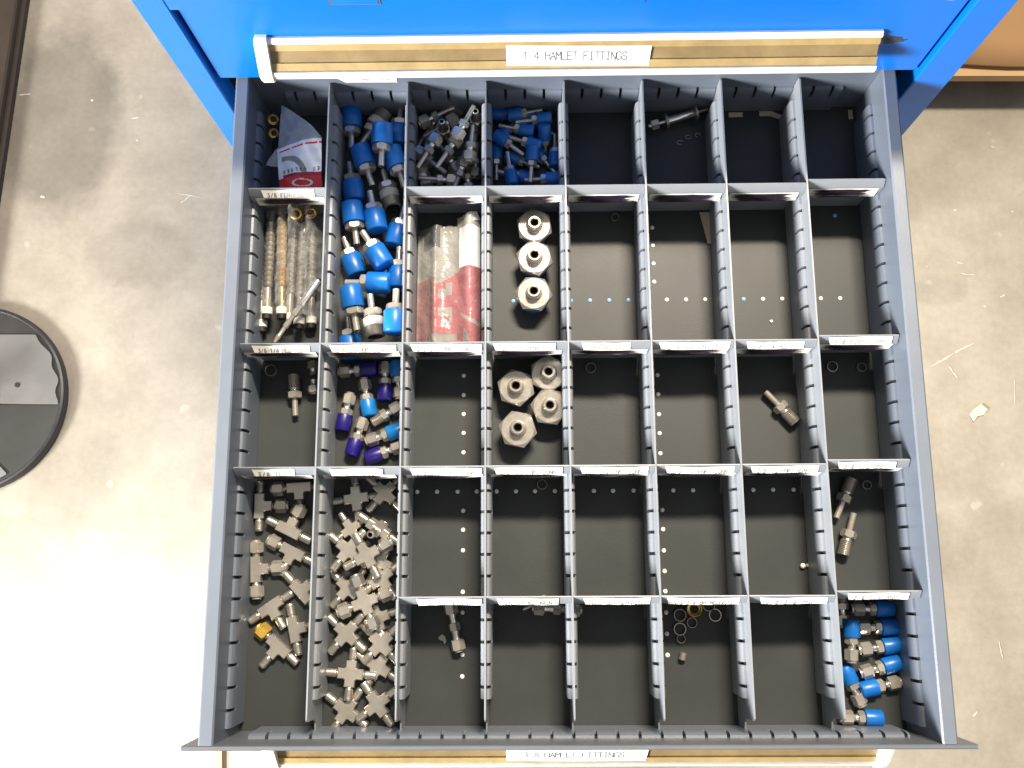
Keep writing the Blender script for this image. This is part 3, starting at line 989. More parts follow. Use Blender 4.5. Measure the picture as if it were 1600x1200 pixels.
        return [('cap', C('hr_c', lambda: capm(16.2 * mm, 0.2 * mm, 14.4 * mm, 'bluecap') if False else part_lathe('bluecap', [(0.2 * mm, 13 * mm), (1 * mm, 14.2 * mm), (16.2 * mm, 14.6 * mm)], 36))), ('hex_flange', C('hr_f', flange)), ('boss', C('hr_b', boss))]
    if kind == 'ring':
        r = f.get('r', 5) * mm
        def rg():
            b = MB()
            p = [(-1.7 * mm, r * .86), (-1.7 * mm, r), (1.7 * mm, r * .96), (1.7 * mm, r * .84), (-1.7 * mm, r * .86)]
            b.lathe(p, 28, cap0=False, cap1=False)
            return b.mesh('ferrule_ring', 'steel' if f.get('m') == 'steel' else 'steel_dark')
        return [('', C('ring%.1f%s' % (r * 1000, f.get('m')), rg))]
    if kind == 'cup':
        s = f.get('s', 1)
        def sleeve():
            b = MB().use('brass')
            b.lathe([(-5 * mm * s, 7.4 * mm * s), (3 * mm * s, 7.6 * mm * s), (5 * mm * s, 7.2 * mm * s), (5.3 * mm * s, 6.7 * mm * s), (5.0 * mm * s, 5.9 * mm * s), (2.4 * mm * s, 5.4 * mm * s), (2.0 * mm * s, 4.2 * mm * s)], 28, cap1=False)
            b.use('bore')
            b.lathe([(2.0 * mm * s, 4.2 * mm * s), (1.5 * mm * s, 4.0 * mm * s)], 28, cap0=False)
            return b.mesh('sleeve')
        def flr():
            b = MB()
            b.hexp(-5.2 * mm * s, 1.2 * mm * s, 13.4 * mm * s)
            return b.mesh('hex_nut', 'brass', angle=20)
        return [('sleeve', C('cup%.2f' % s, sleeve)), ('hex_nut', C('cuph%.2f' % s, flr))]
    if kind == 'ferrule_stick':
        m = 'copper' if v == 'brass' else 'thread'
        def stack():
            b = MB()
            p = []
            for i in range(13):
                x = (-48 + i * 5.2) * mm
                p += [(x, 4.3 * mm), (x + .6 * mm, 5.3 * mm), (x + 3.6 * mm, 4.9 * mm), (x + 4.9 * mm, 3.9 * mm)]
            b.lathe(p, 20)
            return b.mesh('ferrules', m, angle=50)
        return [('ferrules', C('fs' + m, stack)), ('tube', C('fst' + m, lambda: part_lathe(m if v == 'brass' else 'steel', [(-58 * mm, 3.0 * mm), (-48 * mm, 3.4 * mm), (19 * mm, 3.4 * mm), (40 * mm, 3.3 * mm)]))), ('cap', C('fsc', lambda: part_lathe('white', [(39.6 * mm, 5.0 * mm), (40.2 * mm, 5.4 * mm), (46 * mm, 5.4 * mm), (46.6 * mm, 5.0 * mm)], 24))),
                ('plug', C('fsp', lambda: part_lathe('bore', [(46.5 * mm, 4.6 * mm), (51 * mm, 4.4 * mm), (52 * mm, 3.0 * mm)])))]
    if kind == 'chrome_rod':
        return [('sleeve', C('cr1', lambda: tube(-37 * mm, -37 * mm, 3 * mm) if False else part_lathe('steel_bright', [(6 * mm, 3.2 * mm), (6.6 * mm, 3.9 * mm), (35 * mm, 3.9 * mm), (36 * mm, 3.4 * mm)]))), ('rod', C('cr2', lambda: part_lathe('steel', [(-37 * mm, 1.6 * mm), (-30 * mm, 2.6 * mm), (-29 * mm, 2.1 * mm), (-20 * mm, 2.2 * mm), (-19.6 * mm, 2.9 * mm), (-13 * mm, 2.9 * mm), (-12.6 * mm, 2.4 * mm), (-6 * mm, 2.6 * mm), (-5.5 * mm, 3.4 * mm), (0, 3.4 * mm), (.5 * mm, 2.8 * mm), (6.2 * mm, 2.9 * mm)]))),
                ('tip', C('cr3', lambda: part_lathe('bore', [(35.9 * mm, 3.2 * mm), (38 * mm, 3.0 * mm)])))]
    raise ValueError(kind)

ITEMS = [
 ('big_adapter', -0.1667, 0.6048, -0.0520, -1.610, 0.000, -0.116, 'blue capped tube adapter half behind the divider at the back right of its compartment', {}),
 ('big_adapter', -0.1929, 0.6040, -0.0520, 0.965, 0.000, -0.175, 'grey capped tube adapter pointing left at the back of the blue adapters', {'v': 'grey'}),
 ('big_adapter', -0.2158, 0.6033, -0.0520, 1.593, 0.000, -0.046, 'blue capped tube adapter in the far back left corner, stem pointing forward', {}),
 ('big_adapter', -0.1660, 0.5560, -0.0435, 1.900, 0.000, -0.152, 'blue capped tube adapter cut off by the divider, under the highest adapter', {}),
 ('big_adapter', -0.1986, 0.5590, -0.0453, 1.892, 0.000, -0.191, 'blue capped tube adapter leaning right just below the back left corner one', {}),
 ('big_adapter', -0.1768, 0.5366, -0.0520, -1.320, 0.000, -0.043, 'grey ringed tube adapter with its thread bare, beside the right divider', {'v': 'grey'}),
 ('big_adapter', -0.2133, 0.5449, -0.0520, -1.413, 0.000, 0.184, 'blue capped tube adapter with stem pointing back, third down the left side', {}),
 ('big_adapter', -0.2080, 0.4964, -0.0409, 1.720, 0.000, 0.132, 'blue capped tube adapter with stem forward, under the third one on the left', {}),
 ('big_adapter', -0.1894, 0.5100, -0.0435, -1.366, 0.000, 0.117, 'blue capped tube adapter with stem to the back in the middle of the long compartment', {}),
 ('big_adapter', -0.1646, 0.4968, -0.0520, -1.786, 0.000, -0.122, 'blue capped tube adapter tucked against the right divider at mid height, stem hidden', {}),
 ('big_adapter', -0.1639, 0.4512, -0.0457, -1.593, 0.000, 0.016, 'blue capped tube adapter along the right divider, cap half hidden, above the lowest right one', {}),
 ('big_adapter', -0.2123, 0.4657, -0.0520, -1.217, 0.000, -0.098, 'blue capped tube adapter with a white glint, stem to the upper left', {}),
 ('big_adapter', -0.1868, 0.4671, -0.0340, -0.998, 0.000, -0.144, 'blue capped tube adapter tilted to the lower right in the middle, glint on cap edge', {}),
 ('big_adapter', -0.1919, 0.4325, -0.0341, -0.038, 0.000, -0.173, 'blue capped tube adapter lying straight across the compartment, stem to the left', {}),
 ('big_adapter', -0.2031, 0.4043, -0.0246, 1.745, 0.000, -0.126, 'blue capped tube adapter below the crosswise one, stem pointing forward', {}),
 ('big_adapter', -0.1840, 0.3956, -0.0212, -1.416, 0.000, 0.188, 'bare threaded grey tube adapter at the front of the blue ones', {'v': 'grey'}),
 ('big_adapter', -0.1621, 0.3988, -0.0165, -1.592, 0.000, 0.145, 'blue capped tube adapter at the front right, stem pointing straight back', {}),
 ('big_adapter', -0.2108, 0.3833, -0.0520, -1.427, 0.000, 0.135, 'blue capped tube adapter lowest on the left, cap hidden by the row divider', {}),
 ('big_adapter', -0.1810, 0.5752, -0.0325, 1.548, 0.000, 0.132, 'blue capped tube adapter lying on top of the others near the back, brightest steel stem', {}),
 ('small_adapter', -0.0555, 0.6190, -0.0562, 3.130, 0.000, -0.135, 'small blue capped adapter in the dark back left corner, stem hidden', {}),
 ('small_adapter', -0.0209, 0.6061, -0.0562, 2.467, 0.000, -0.084, 'small blue capped adapter pressed against the right divider near the back', {}),
 ('small_adapter', -0.0672, 0.5656, -0.0562, 1.569, 0.000, 0.056, 'small blue capped adapter at the front left with thin stem pointing forward', {}),
 ('small_adapter', -0.0411, 0.5670, -0.0562, 2.830, 0.000, 0.102, 'small blue capped adapter almost buried beneath the left stems', {}),
 ('small_adapter', -0.0549, 0.6020, -0.0549, -2.259, 0.000, 0.156, 'small blue capped adapter deep under the pile left of centre', {}),
 ('small_adapter', -0.0477, 0.5506, -0.0529, -0.271, 0.000, 0.167, 'small blue capped adapter buried at the front beside the divider label', {}),
 ('small_adapter', -0.0207, 0.5440, -0.0472, 0.015, 0.000, -0.182, 'small blue capped adapter in the front right corner, short stem to the left', {}),
 ('small_adapter', -0.0078, 0.5772, -0.0534, -1.568, 0.000, 0.047, 'small blue capped adapter upright along the right divider, stem pointing back', {}),
 ('small_adapter', -0.0189, 0.5682, -0.0562, 2.297, 0.000, 0.076, 'small blue capped adapter whose stem points to the lower right from under the pile', {}),
 ('small_adapter', -0.0291, 0.6077, -0.0466, 0.084, 0.000, 0.003, 'small blue capped adapter near the back right, hex to its left', {}),
 ('small_adapter', -0.0390, 0.5839, -0.0462, -0.364, 0.000, -0.142, 'small blue capped adapter wedged beneath the crosswise one in the middle', {}),
 ('small_adapter', -0.0384, 0.6165, -0.0484, -2.947, 0.000, -0.012, 'small blue capped adapter at the back with its stem raised to the right', {}),
 ('small_adapter', -0.0537, 0.5546, -0.0453, -1.429, 0.000, -0.181, 'small blue capped adapter at the front left of centre with grey stem pointing back', {}),
 ('small_adapter', -0.0543, 0.5808, -0.0458, 2.511, 0.000, 0.191, 'small blue capped adapter at the left side with bright stem to the lower right', {}),
 ('small_adapter', -0.0178, 0.5849, -0.0508, 1.620, -0.785, 0.161, 'small blue capped adapter standing tilted right of centre, open dark stem end', {}),
 ('small_adapter', -0.0467, 0.5998, -0.0493, -0.231, 0.000, 0.021, 'small blue capped adapter on top of the pile with bright stem to the left', {}),
 ('small_adapter', -0.0318, 0.5569, -0.0417, 1.492, 0.000, -0.088, 'small blue capped adapter on top at the front, bright stem pointing forward', {}),
 ('nut_stem', -0.1417, 0.5672, -0.0565, 1.481, 0.000, 0.180, 'bare steel nut fitting in the dark front left corner', {}),
 ('nut_stem', -0.0884, 0.5684, -0.0565, 1.489, 0.000, 0.032, 'bare steel nut fitting against the right divider near the front', {'dark': 1}),
 ('nut_stem', -0.1136, 0.6110, -0.0565, -1.926, 0.000, 0.168, 'bare steel nut fitting in shadow at the back middle', {'dark': 1}),
 ('nut_stem', -0.0884, 0.5982, -0.0542, -1.647, 0.000, 0.153, 'bare steel nut fitting lying along the right divider', {'dark': 1}),
 ('nut_stem', -0.1367, 0.6024, -0.0565, -2.133, 0.000, 0.004, 'bare steel nut fitting with thin dark stem to the lower left', {'dark': 1}),
 ('nut_stem', -0.1245, 0.5489, -0.0565, 0.251, 0.000, -0.038, 'bare steel nut fitting at the front centre beside the divider', {'dark': 1}),
 ('nut_stem', -0.1158, 0.5693, -0.0510, 2.174, 0.000, 0.044, 'bare steel nut fitting with dark nut right of the front centre', {'dark': 1}),
 ('nut_stem', -0.0966, 0.5501, -0.0529, 1.679, 0.000, -0.030, 'bare steel nut fitting at the front right, neck up', {'dark': 1}),
 ('nut_stem', -0.1384, 0.5774, -0.0484, 1.481, 0.000, -0.149, 'bare steel nut fitting at the left side with a shining neck', {'dark': 1}),
 ('nut_stem', -0.1258, 0.5460, -0.0499, 3.049, 0.000, -0.086, 'bare steel nut fitting lying lengthwise at the front edge', {}),
 ('nut_stem', -0.1241, 0.6003, -0.0456, -2.586, 0.000, 0.138, 'bare steel nut fitting deep in the pile behind the upright cone fitting', {'dark': 1}),
 ('nut_stem', -0.1331, 0.5610, -0.0401, -0.678, 0.000, -0.201, 'bare steel nut fitting deep in the pile at the left front', {'dark': 1}),
 ('nut_stem', -0.1047, 0.5464, -0.0435, -1.912, 0.000, -0.200, 'bare steel nut fitting deep in the pile between the dark nuts at front right', {'dark': 1}),
 ('nut_stem', -0.1355, 0.5683, -0.0337, -2.085, 0.000, 0.056, 'bare steel nut fitting left of the upright cone fitting', {}),
 ('nut_stem', -0.0925, 0.5772, -0.0359, 1.463, 0.000, -0.097, 'bare steel nut fitting large and dark with grey stem pointing back', {}),
 ('nut_stem', -0.1159, 0.5694, -0.0372, -2.148, 0.000, 0.015, 'bare steel nut fitting chained nose to tail with the bright diagonal one', {}),
 ('nut_stem', -0.1283, 0.6143, -0.0481, 0.473, 0.000, -0.013, 'bare steel nut fitting at the back left with white stem to the right', {}),
 ('nut_stem', -0.0985, 0.5964, -0.0279, 1.076, 0.000, -0.069, 'bare steel nut fitting bright and diagonal, stem to the upper right', {}),
 ('cone_fitting', -0.1212, 0.5980, -0.0425, 1.044, 0.000, 0.000, 'upright steel cone fitting showing its dark bore, left of the bright diagonal one', {}),
 ('cone_fitting', -0.0874, 0.6078, -0.0405, 0.205, 0.000, 0.000, 'upright steel cone fitting half hidden by the divider at the back right', {}),
 ('connector', -0.1631, 0.3405, -0.0557, 1.636, 0.000, -0.038, 'light blue capped connector standing along the right divider at the back', {'v': 'sky'}),
 ('bare_connector', -0.1737, 0.3071, -0.0565, -2.596, 0.000, -0.131, 'uncapped steel connector between the light blue caps at the right', {}),
 ('connector', -0.2033, 0.3506, -0.0557, 0.071, 0.000, 0.058, 'navy capped connector lying crosswise at the back left', {'v': 'navy'}),
 ('connector', -0.1762, 0.3393, -0.0557, -1.564, 0.000, -0.098, 'navy capped connector pointing forward at the back right', {'v': 'navy'}),
 ('connector', -0.1936, 0.3239, -0.0557, -1.396, 0.000, -0.063, 'light blue capped connector in the middle of the navy ones', {'v': 'sky'}),
 ('connector', -0.2131, 0.3096, -0.0557, -1.746, 0.000, 0.109, 'navy capped connector with wide grey collar at the left', {'v': 'navy'}),
 ('connector', -0.2015, 0.2851, -0.0557, -1.857, 0.000, -0.079, 'navy capped connector at the front left, nut to the back', {'v': 'navy'}),
 ('connector', -0.1753, 0.2864, -0.0557, 0.331, 0.000, 0.026, 'light blue capped connector at the front right, nut to the left', {'v': 'sky'}),
 ('connector', -0.1750, 0.2700, -0.0557, -2.791, 0.000, 0.178, 'navy capped connector nearest the front label, nut to the right', {'v': 'navy'}),
 ('connector', 0.2502, 0.1220, -0.0557, 1.560, 0.000, -0.176, 'steel connector wedged upright behind the divider label at the back left', {'v': 'blue', 'nocap': 1}),
 ('connector', 0.2781, 0.1221, -0.0557, -0.004, 0.000, -0.193, 'blue capped connector hard under the divider label at the back', {'v': 'blue'}),
 ('connector', 0.2816, 0.1055, -0.0557, 0.026, 0.000, -0.119, 'blue capped connector second from the back, cap to the right', {'v': 'blue'}),
 ('connector', 0.2817, 0.0877, -0.0557, 0.129, 0.000, 0.117, 'blue capped connector third from the back, slightly tilted', {'v': 'blue'}),
 ('connector', 0.2542, 0.0941, -0.0469, 1.510, 0.000, 0.051, 'blue capped connector lying lengthwise along the left divider', {'v': 'blue'}),
 ('connector', 0.2553, 0.0539, -0.0557, 1.971, 0.000, -0.116, 'blue capped connector at left with cap half behind the divider', {'v': 'blue'}),
 ('connector', 0.2802, 0.0538, -0.0557, -2.946, 0.000, -0.074, 'blue capped connector with cap to the left and nut to the right', {'v': 'blue'}),
 ('connector', 0.2809, 0.0697, -0.0557, 0.274, 0.000, -0.142, 'blue capped connector with a white glint on its tilted cap', {'v': 'blue'}),
 ('connector', 0.2604, 0.0265, -0.0557, -0.018, 0.000, -0.018, 'blue capped connector alone beside the front wall', {'v': 'blue'}),
 ('port_connector', -0.2637, 0.3257, -0.0555, 1.651, 0.000, -0.201, 'steel port connector with thin stem forward, left compartment of middle row', {}),
 ('port_connector', 0.2597, 0.2230, -0.0555, 1.130, 0.000, 0.087, 'steel port connector nearest the label, stem to the lower left', {}),
 ('port_connector', 0.2617, 0.1905, -0.0555, -1.887, 0.000, 0.174, 'steel port connector with coarse dark thread, stem pointing back', {}),
 ('port_connector', 0.2051, 0.3115, -0.0555, -0.842, 0.000, 0.200, 'single steel port connector alone in its empty compartment', {}),
 ('union', -0.2459, 0.3436, -0.0555, -1.493, 0.000, 0.103, 'short steel union half hidden beside the port connector', {'s': 0.72}),
 ('union', -0.1069, 0.1075, -0.0555, -1.368, 0.000, 0.202, 'steel union alone under the third divider label of the front row', {}),
 ('union', -0.0119, 0.1234, -0.0555, -0.047, 0.000, -0.212, 'steel union under the divider label, half behind the column divider', {}),
 ('nut_stem', -0.0322, 0.1274, -0.0575, -2.751, 0.000, -0.093, 'tiny steel fitting peeping from under the divider label', {'s': 0.62}),
 ('tee', -0.2934, 0.2195, -0.0585, 1.592, 0.000, 0.082, 'steel tee fitting at the back left with a nut on its branch', {'flip': 1, 'c': 1}),
 ('tee', -0.2561, 0.2371, -0.0585, 0.056, 0.000, 0.048, 'steel tee fitting at the back right with a nut on its left end', {'flip': 1, 'a': 1}),
 ('tee', -0.2599, 0.1763, -0.0585, -0.464, 0.000, -0.016, 'steel tee fitting in the middle right, dull, with nut on its left end', {'flip': 1, 'a': 1}),
 ('tee', -0.2631, 0.1964, -0.0534, -0.454, 0.000, 0.078, 'steel tee fitting slanting right with a dark nut on its branch', {'c': 1}),
 ('tee', -0.2936, 0.1603, -0.0577, -1.511, 0.000, 0.021, 'steel tee fitting at the left side with nuts on both ends and branch', {'a': 1, 'b': 1, 'c': 1}),
 ('tee', -0.2503, 0.1394, -0.0585, -0.811, 0.000, 0.056, 'steel tee fitting tucked against the divider below the middle', {}),
 ('tee', -0.2783, 0.1259, -0.0585, 0.596, 0.000, -0.036, 'steel tee fitting sloping up to the right above the brass capped one', {'flip': 1}),
 ('tee', -0.2556, 0.1056, -0.0585, 1.800, 0.000, -0.054, 'steel tee fitting standing along the divider beside the brass capped one', {'flip': 1}),
 ('tee', -0.2694, 0.0904, -0.0585, -0.710, 0.000, -0.010, 'steel tee fitting with a yellow brass nut on one end', {'flip': 1, 'brass': 1}),
 ('cross', -0.1776, 0.1667, -0.0585, -0.473, 0.000, -0.064, 'steel cross fitting low at the right behind the one with a pink lit nut', {}),
 ('cross', -0.2049, 0.1971, -0.0547, 2.183, 0.000, -0.021, 'steel cross fitting small and dark under the back left one', {'s': 0.8}),
 ('cross', -0.1754, 0.1514, -0.0527, 2.237, 0.000, 0.081, 'steel cross fitting dark at the right divider above the middle', {}),
 ('cross', -0.1787, 0.1153, -0.0585, 1.909, 0.000, -0.030, 'steel cross fitting in deep shadow at the right of the nut ended one', {}),
 ('cross', -0.1769, 0.0718, -0.0585, -0.547, 0.000, -0.086, 'steel cross fitting low at the right above the front right one', {}),
 ('cross', -0.2050, 0.0338, -0.0585, 2.519, 0.000, -0.080, 'steel cross fitting in the front left corner, mostly in shadow', {}),
 ('cross', -0.1759, 0.0399, -0.0533, 2.202, 0.000, -0.058, 'steel cross fitting in the front right corner, arms diagonal', {}),
 ('cross', -0.2057, 0.1773, -0.0492, 2.467, 0.000, 0.050, 'steel cross fitting at the left side, dull, above the middle', {}),
 ('cross', -0.1779, 0.1972, -0.0494, 2.541, 0.000, 1.222, 'steel cross fitting tipped on its side showing an open bore', {}),
 ('cross', -0.2063, 0.1428, -0.0585, 2.418, 0.000, -0.024, 'steel cross fitting at the left side level with the nut ended one', {}),
 ('cross', -0.1739, 0.0927, -0.0529, -2.365, 0.000, -0.037, 'steel cross fitting at the right divider below the nut ended one', {}),
 ('cross', -0.2058, 0.1020, -0.0528, 2.421, 0.000, -0.071, 'steel cross fitting left of centre with a bright lower right arm', {}),
 ('cross', -0.1742, 0.2309, -0.0585, 2.387, 0.000, 0.085, 'steel cross fitting at the back right, high and out of square', {}),
 ('cross', -0.2013, 0.2262, -0.0585, 0.132, 0.000, -0.013, 'steel cross fitting at the back left, arms nearly square to the walls', {}),
 ('cross', -0.1878, 0.1725, -0.0438, -1.058, 0.000, -0.051, 'steel cross fitting with a pinkish lit nut on its upper right arm', {'nutc': 1}),
 ('cross', -0.1890, 0.1302, -0.0470, -1.193, 0.000, -0.078, 'steel cross fitting with nuts on all four arms in the middle', {'nutall': 1}),
 ('cross', -0.2011, 0.0662, -0.0537, -0.077, 0.000, -0.078, 'steel cross fitting at the front left, arms square, brightest of the lot', {}),
 ('hex_reducer', -0.0296, 0.4912, -0.0625, 0.140, 0.000, 0.000, 'big hex reducer at the back of the row of three', {}),
 ('hex_reducer', -0.0299, 0.4582, -0.0625, 0.244, 0.000, 0.000, 'big hex reducer in the middle of the row of three', {}),
 ('hex_reducer', -0.0309, 0.4218, -0.0625, 0.419, 0.000, 0.000, 'big hex reducer at the front of the row of three, blue cap showing', {}),
 ('hex_reducer', -0.0176, 0.3424, -0.0625, 0.035, 0.000, 0.000, 'big hex reducer at the back right of the cluster of four', {}),
 ('hex_reducer', -0.0487, 0.3290, -0.0625, 0.209, 0.000, 0.000, 'big hex reducer at the left of the cluster of four', {}),
 ('hex_reducer', -0.0168, 0.3102, -0.0625, 0.384, 0.000, 0.000, 'big hex reducer at the right of the cluster of four', {}),
 ('hex_reducer', -0.0471, 0.2890, -0.0625, 0.314, 0.000, 0.000, 'big hex reducer at the front left of the cluster of four', {}),
 ('ring', 0.2593, 0.3515, -0.0605, 0.128, 0.000, 0.000, 'thin steel ring at the left under the port label', {'m': 'steel', 'r': 5.4}),
 ('ring', 0.2878, 0.3507, -0.0605, 0.554, 0.000, 0.000, 'thin dark ring at the right under the port label', {'m': 'dark', 'r': 4.6}),
 ('ring', 0.0244, 0.3521, -0.0605, 0.810, 0.000, 0.000, 'faint dark ring alone under the plug label', {'m': 'dark', 'r': 5.2}),
 ('ring', 0.0522, 0.5073, -0.0605, 0.429, 0.000, 0.000, 'faint dark ring near the back of an empty compartment', {'m': 'dark', 'r': 4.2}),
 ('ring', -0.2890, 0.3520, -0.0605, 1.034, 0.000, 0.000, 'dark ring at the left behind the port connector', {'m': 'dark', 'r': 6.0}),
 ('ring', 0.1014, 0.1043, -0.0605, 0.500, 0.000, 0.000, 'bright steel ring in front of the brass cup', {'m': 'steel', 'r': 6.0}),
 ('ring', 0.1344, 0.1168, -0.0605, 0.253, 0.000, 0.000, 'steel ring at the right of the brass cup', {'m': 'steel', 'r': 6.0}),
 ('ring', 0.1019, 0.1169, -0.0605, 0.430, 0.000, 0.000, 'dark ring at the left of the brass cup', {'m': 'dark', 'r': 6.0}),
 ('ring', 0.1289, 0.1261, -0.0605, 0.039, 0.000, 0.000, 'dark ring half under the label right of the brass cup', {'m': 'dark', 'r': 6.2}),
 ('ring', 0.1128, 0.1100, -0.0605, 0.441, 0.000, 0.000, 'blackened ring touching the front of the brass cup', {'m': 'dark', 'r': 5.0}),
 ('ring', 0.1022, 0.0957, -0.0605, 0.260, 0.000, 0.000, 'small dim ring before the bright steel ring', {'m': 'dark', 'r': 4.2}),
 ('ring', 0.2837, 0.2362, -0.0605, 0.931, 0.000, 0.000, 'thin dark ring right of the two port connectors', {'m': 'dark', 'r': 4.4}),
 ('ring', -0.0244, 0.2386, -0.0605, 0.870, 0.000, 0.000, 'dark ring alone beneath a middle row label', {'m': 'dark', 'r': 5.0}),
 ('cup', 0.1146, 0.1228, -0.0575, 0.522, 0.000, 0.000, 'brass threaded cup ringed by loose steel rings', {'s': 1.0}),
 ('cup', -0.2628, 0.5020, -0.0285, 0.033, 0.314, 0.000, 'brass sleeve nut lying on the bagged ferrule sticks', {'s': 0.82}),
 ('cup', -0.2500, 0.5061, -0.0325, 0.266, 1.047, 0.000, 'brass sleeve nut tipped over in the back right of the bag', {'s': 0.8}),
 ('cup', -0.2912, 0.6047, -0.0325, 0.254, 0.698, 0.000, 'brass nut at the back beside the printed zip bag', {'s': 0.72}),
 ('cup', -0.2910, 0.5914, -0.0365, 0.218, 0.524, 0.000, 'brass nut peeping from under the printed zip bag', {'s': 0.66}),
 ('ferrule_stick', -0.2920, 0.4517, -0.0465, -1.572, 0.000, -0.118, 'frosted ferrule stick at the left inside the clear bag', {'v': 'steel'}),
 ('ferrule_stick', -0.2767, 0.4488, -0.0365, -1.533, 0.000, 0.163, 'copper coloured ferrule stick in the middle of the clear bag', {'v': 'brass'}),
 ('ferrule_stick', -0.2593, 0.4411, -0.0455, -1.586, 0.000, -0.158, 'steel ferrule stick at the right inside the clear bag', {'v': 'steel'}),
 ('ferrule_stick', -0.2714, 0.4467, -0.0525, -1.578, 0.000, -0.197, 'thin ferrule stick low between the copper and steel ones', {'v': 'steel'}),
 ('ferrule_stick', -0.2508, 0.4437, -0.0535, -1.553, 0.000, 0.188, 'ferrule stick low against the right divider', {'v': 'steel'}),
 ('ferrule_stick', -0.3020, 0.4404, -0.0535, -1.492, 0.000, 0.029, 'ferrule stick low along the left wall', {'v': 'steel'}),
 ('chrome_rod', -0.2576, 0.4031, -0.0265, 0.990, 0.000, 0.216, 'shiny chrome rod lying diagonally over the clear bag', {}),
]

UPK = ('cone_fitting', 'hex_reducer', 'ring', 'cup')
for (kind, x, y, z, h, pitch, roll, label, f) in ITEMS:
    name, cat, group = GROUP[kind]
    if kind in UPK:
        R = Matrix.Rotation(h, 4, 'Z') @ Matrix.Rotation(pitch, 4, 'X') @ Matrix.Rotation(-math.pi / 2, 4, 'Y')
        if kind == 'ring':
            z += 0.0002
    else:
        # stems sag towards the tray: a light tip of the axis
        tip = {'big_adapter': 0.05, 'small_adapter': 0.07, 'connector': 0.03}.get(kind, 0.0) if pitch == 0 else 0
        R = Matrix.Rotation(h, 4, 'Z') @ Matrix.Rotation(pitch - tip, 4, 'Y') @ Matrix.Rotation(roll, 4, 'X')
    ps = parts_of(kind, f)
    if len(ps) == 1:
        o = link(name, ps[0][1])
        tag(o, label, cat, group)
    else:
        o = thing(name, label, cat, (0, 0, 0), group)
        for (pn, me) in ps:
            link(pn, me, o)
    off = 0
    if kind == 'big_adapter':
        off = 0
    elif kind == 'small_adapter':
        off = 0.0015
    elif kind in ('connector', 'bare_connector'):
        off = 0.00125 if kind == 'connector' and not f.get('nocap') else 0.0035
    sc = f.get('s', 1) * {'cross': 1.06, 'tee': 1.08, 'nut_stem': 1.12}.get(kind, 1) if kind in ('cross', 'tee', 'nut_stem') else 1
    o.matrix_world = Matrix.Translation((x, y, z)) @ R @ Matrix.Translation((off, 0, 0)) @ Matrix.Scale(sc, 4)

# ------------------------------------------------------------------ plastic bags
def sheetmesh(corners, nu, nv, zf, matf=None, default='clear'):
    """corners TL TR BR BL (x, y); v runs down; zf(u, v) height; matf(u, v) material"""
    b = MB()
    TL, TR, BR, BL = [Vector(c) for c in corners]
    vs = []
    for j in range(nv + 1):
        v = j / nv
        for i in range(nu + 1):
            u = i / nu
            p = (TL * (1 - u) + TR * u) * (1 - v) + (BL * (1 - u) + BR * u) * v
            vs.append((p.x, p.y, zf(u, v)))
    b.add(vs, [])
    for j in range(nv):
        for i in range(nu):
            m = matf((i + .5) / nu, (j + .5) / nv) if matf else default
            if m is None:
                continue
            b.use(m)
            a = j * (nu + 1) + i
            b.f.append((a, a + nu + 1, a + nu + 2, a + 1))
            b.mi.append(b.cur)
    return b
def wr(u, v, s=0.0):
    return 0.5 * math.sin(9 * u + 5 * v + s) + 0.3 * math.sin(21 * u - 13 * v + 2 * s) + 0.2 * math.sin(4 * u + 31 * v + s)

# zip bag with white print, back left compartment
Z1 = thing('zip_bag', 'clear zip bag printed white, red and grey in the back left compartment', 'plastic bag', (-0.262, 0.56, -0.02))
def inv(parent):
    for o in list(COL.objects):
        if o.parent == parent:
            o.matrix_parent_inverse = Matrix.Translation(-Vector(parent.location))
sheetmesh([(-0.2800, 0.6130), (-0.2480, 0.5900), (-0.2395, 0.5790), (-0.2815, 0.5640)], 16, 16, lambda u, v: -0.020 + 0.004 * math.sin(3.1 * u) + .0012 * wr(u, v), None, 'flapfilm').build('flap', None, Z1, angle=180)
sheetmesh([(-0.2815, 0.5690), (-0.2800, 0.5660), (-0.2800, 0.5480), (-0.2935, 0.5500)], 10, 12, lambda u, v: -0.022 + 0.003 * math.sin(3.1 * v) + .001 * wr(u, v, 2), None, 'flapfilm').build('side_lobe', None, Z1, angle=180)
def z1(u, v):
    return -0.0185 + 0.0055 * math.sin(3.14 * u) * (1 - .3 * v) - 0.006 * max(0, v - .75) * 4 + .0011 * wr(u, v, 1)
def m1(u, v):
    if v < .035: return 'clear'
    if .105 < v < .14 and (int(u * 23) % 7): return 'red'
    if v > .75:
        d = abs(((u - .55) / .22) ** 2 + ((v - .86) / .06) ** 2 - 1)
        return 'whiteprint' if d < .28 and u < .95 else 'red'
    if v > .68: return 'darkred' if u > .12 else 'whiteprint'
    rr = math.hypot((u - .12) * .9, (v - .76) * 1.0)
    if .40 < rr < .51 and u > .10: return 'greyprint'
    return 'whiteprint'
pp = sheetmesh([(-0.2818, 0.5655), (-0.2388, 0.5795), (-0.2365, 0.5230), (-0.2780, 0.5230)], 60, 80, z1, m1).build('print_panel', None, Z1, angle=180)
q = MB()
def FB(x, y, l):      # upside down lettering across the panel
    u = 1 - x
    v = y
    TL, TR, BR, BL = Vector((-0.2818, 0.5655)), Vector((-0.2388, 0.5795)), Vector((-0.2365, 0.5230)), Vector((-0.2780, 0.5230))
    p = (TL * (1 - u) + TR * u) * (1 - v) + (BL * (1 - u) + BR * u) * v
    return (p.x, p.y, z1(u, v) + .0004 + l)
lettering(q, 'ET VALVES', 0.05, 0.585, 0.062, 0.098, 0.016, FB)
q.build('lettering', 'ink', pp, smooth=False)
inv(Z1)

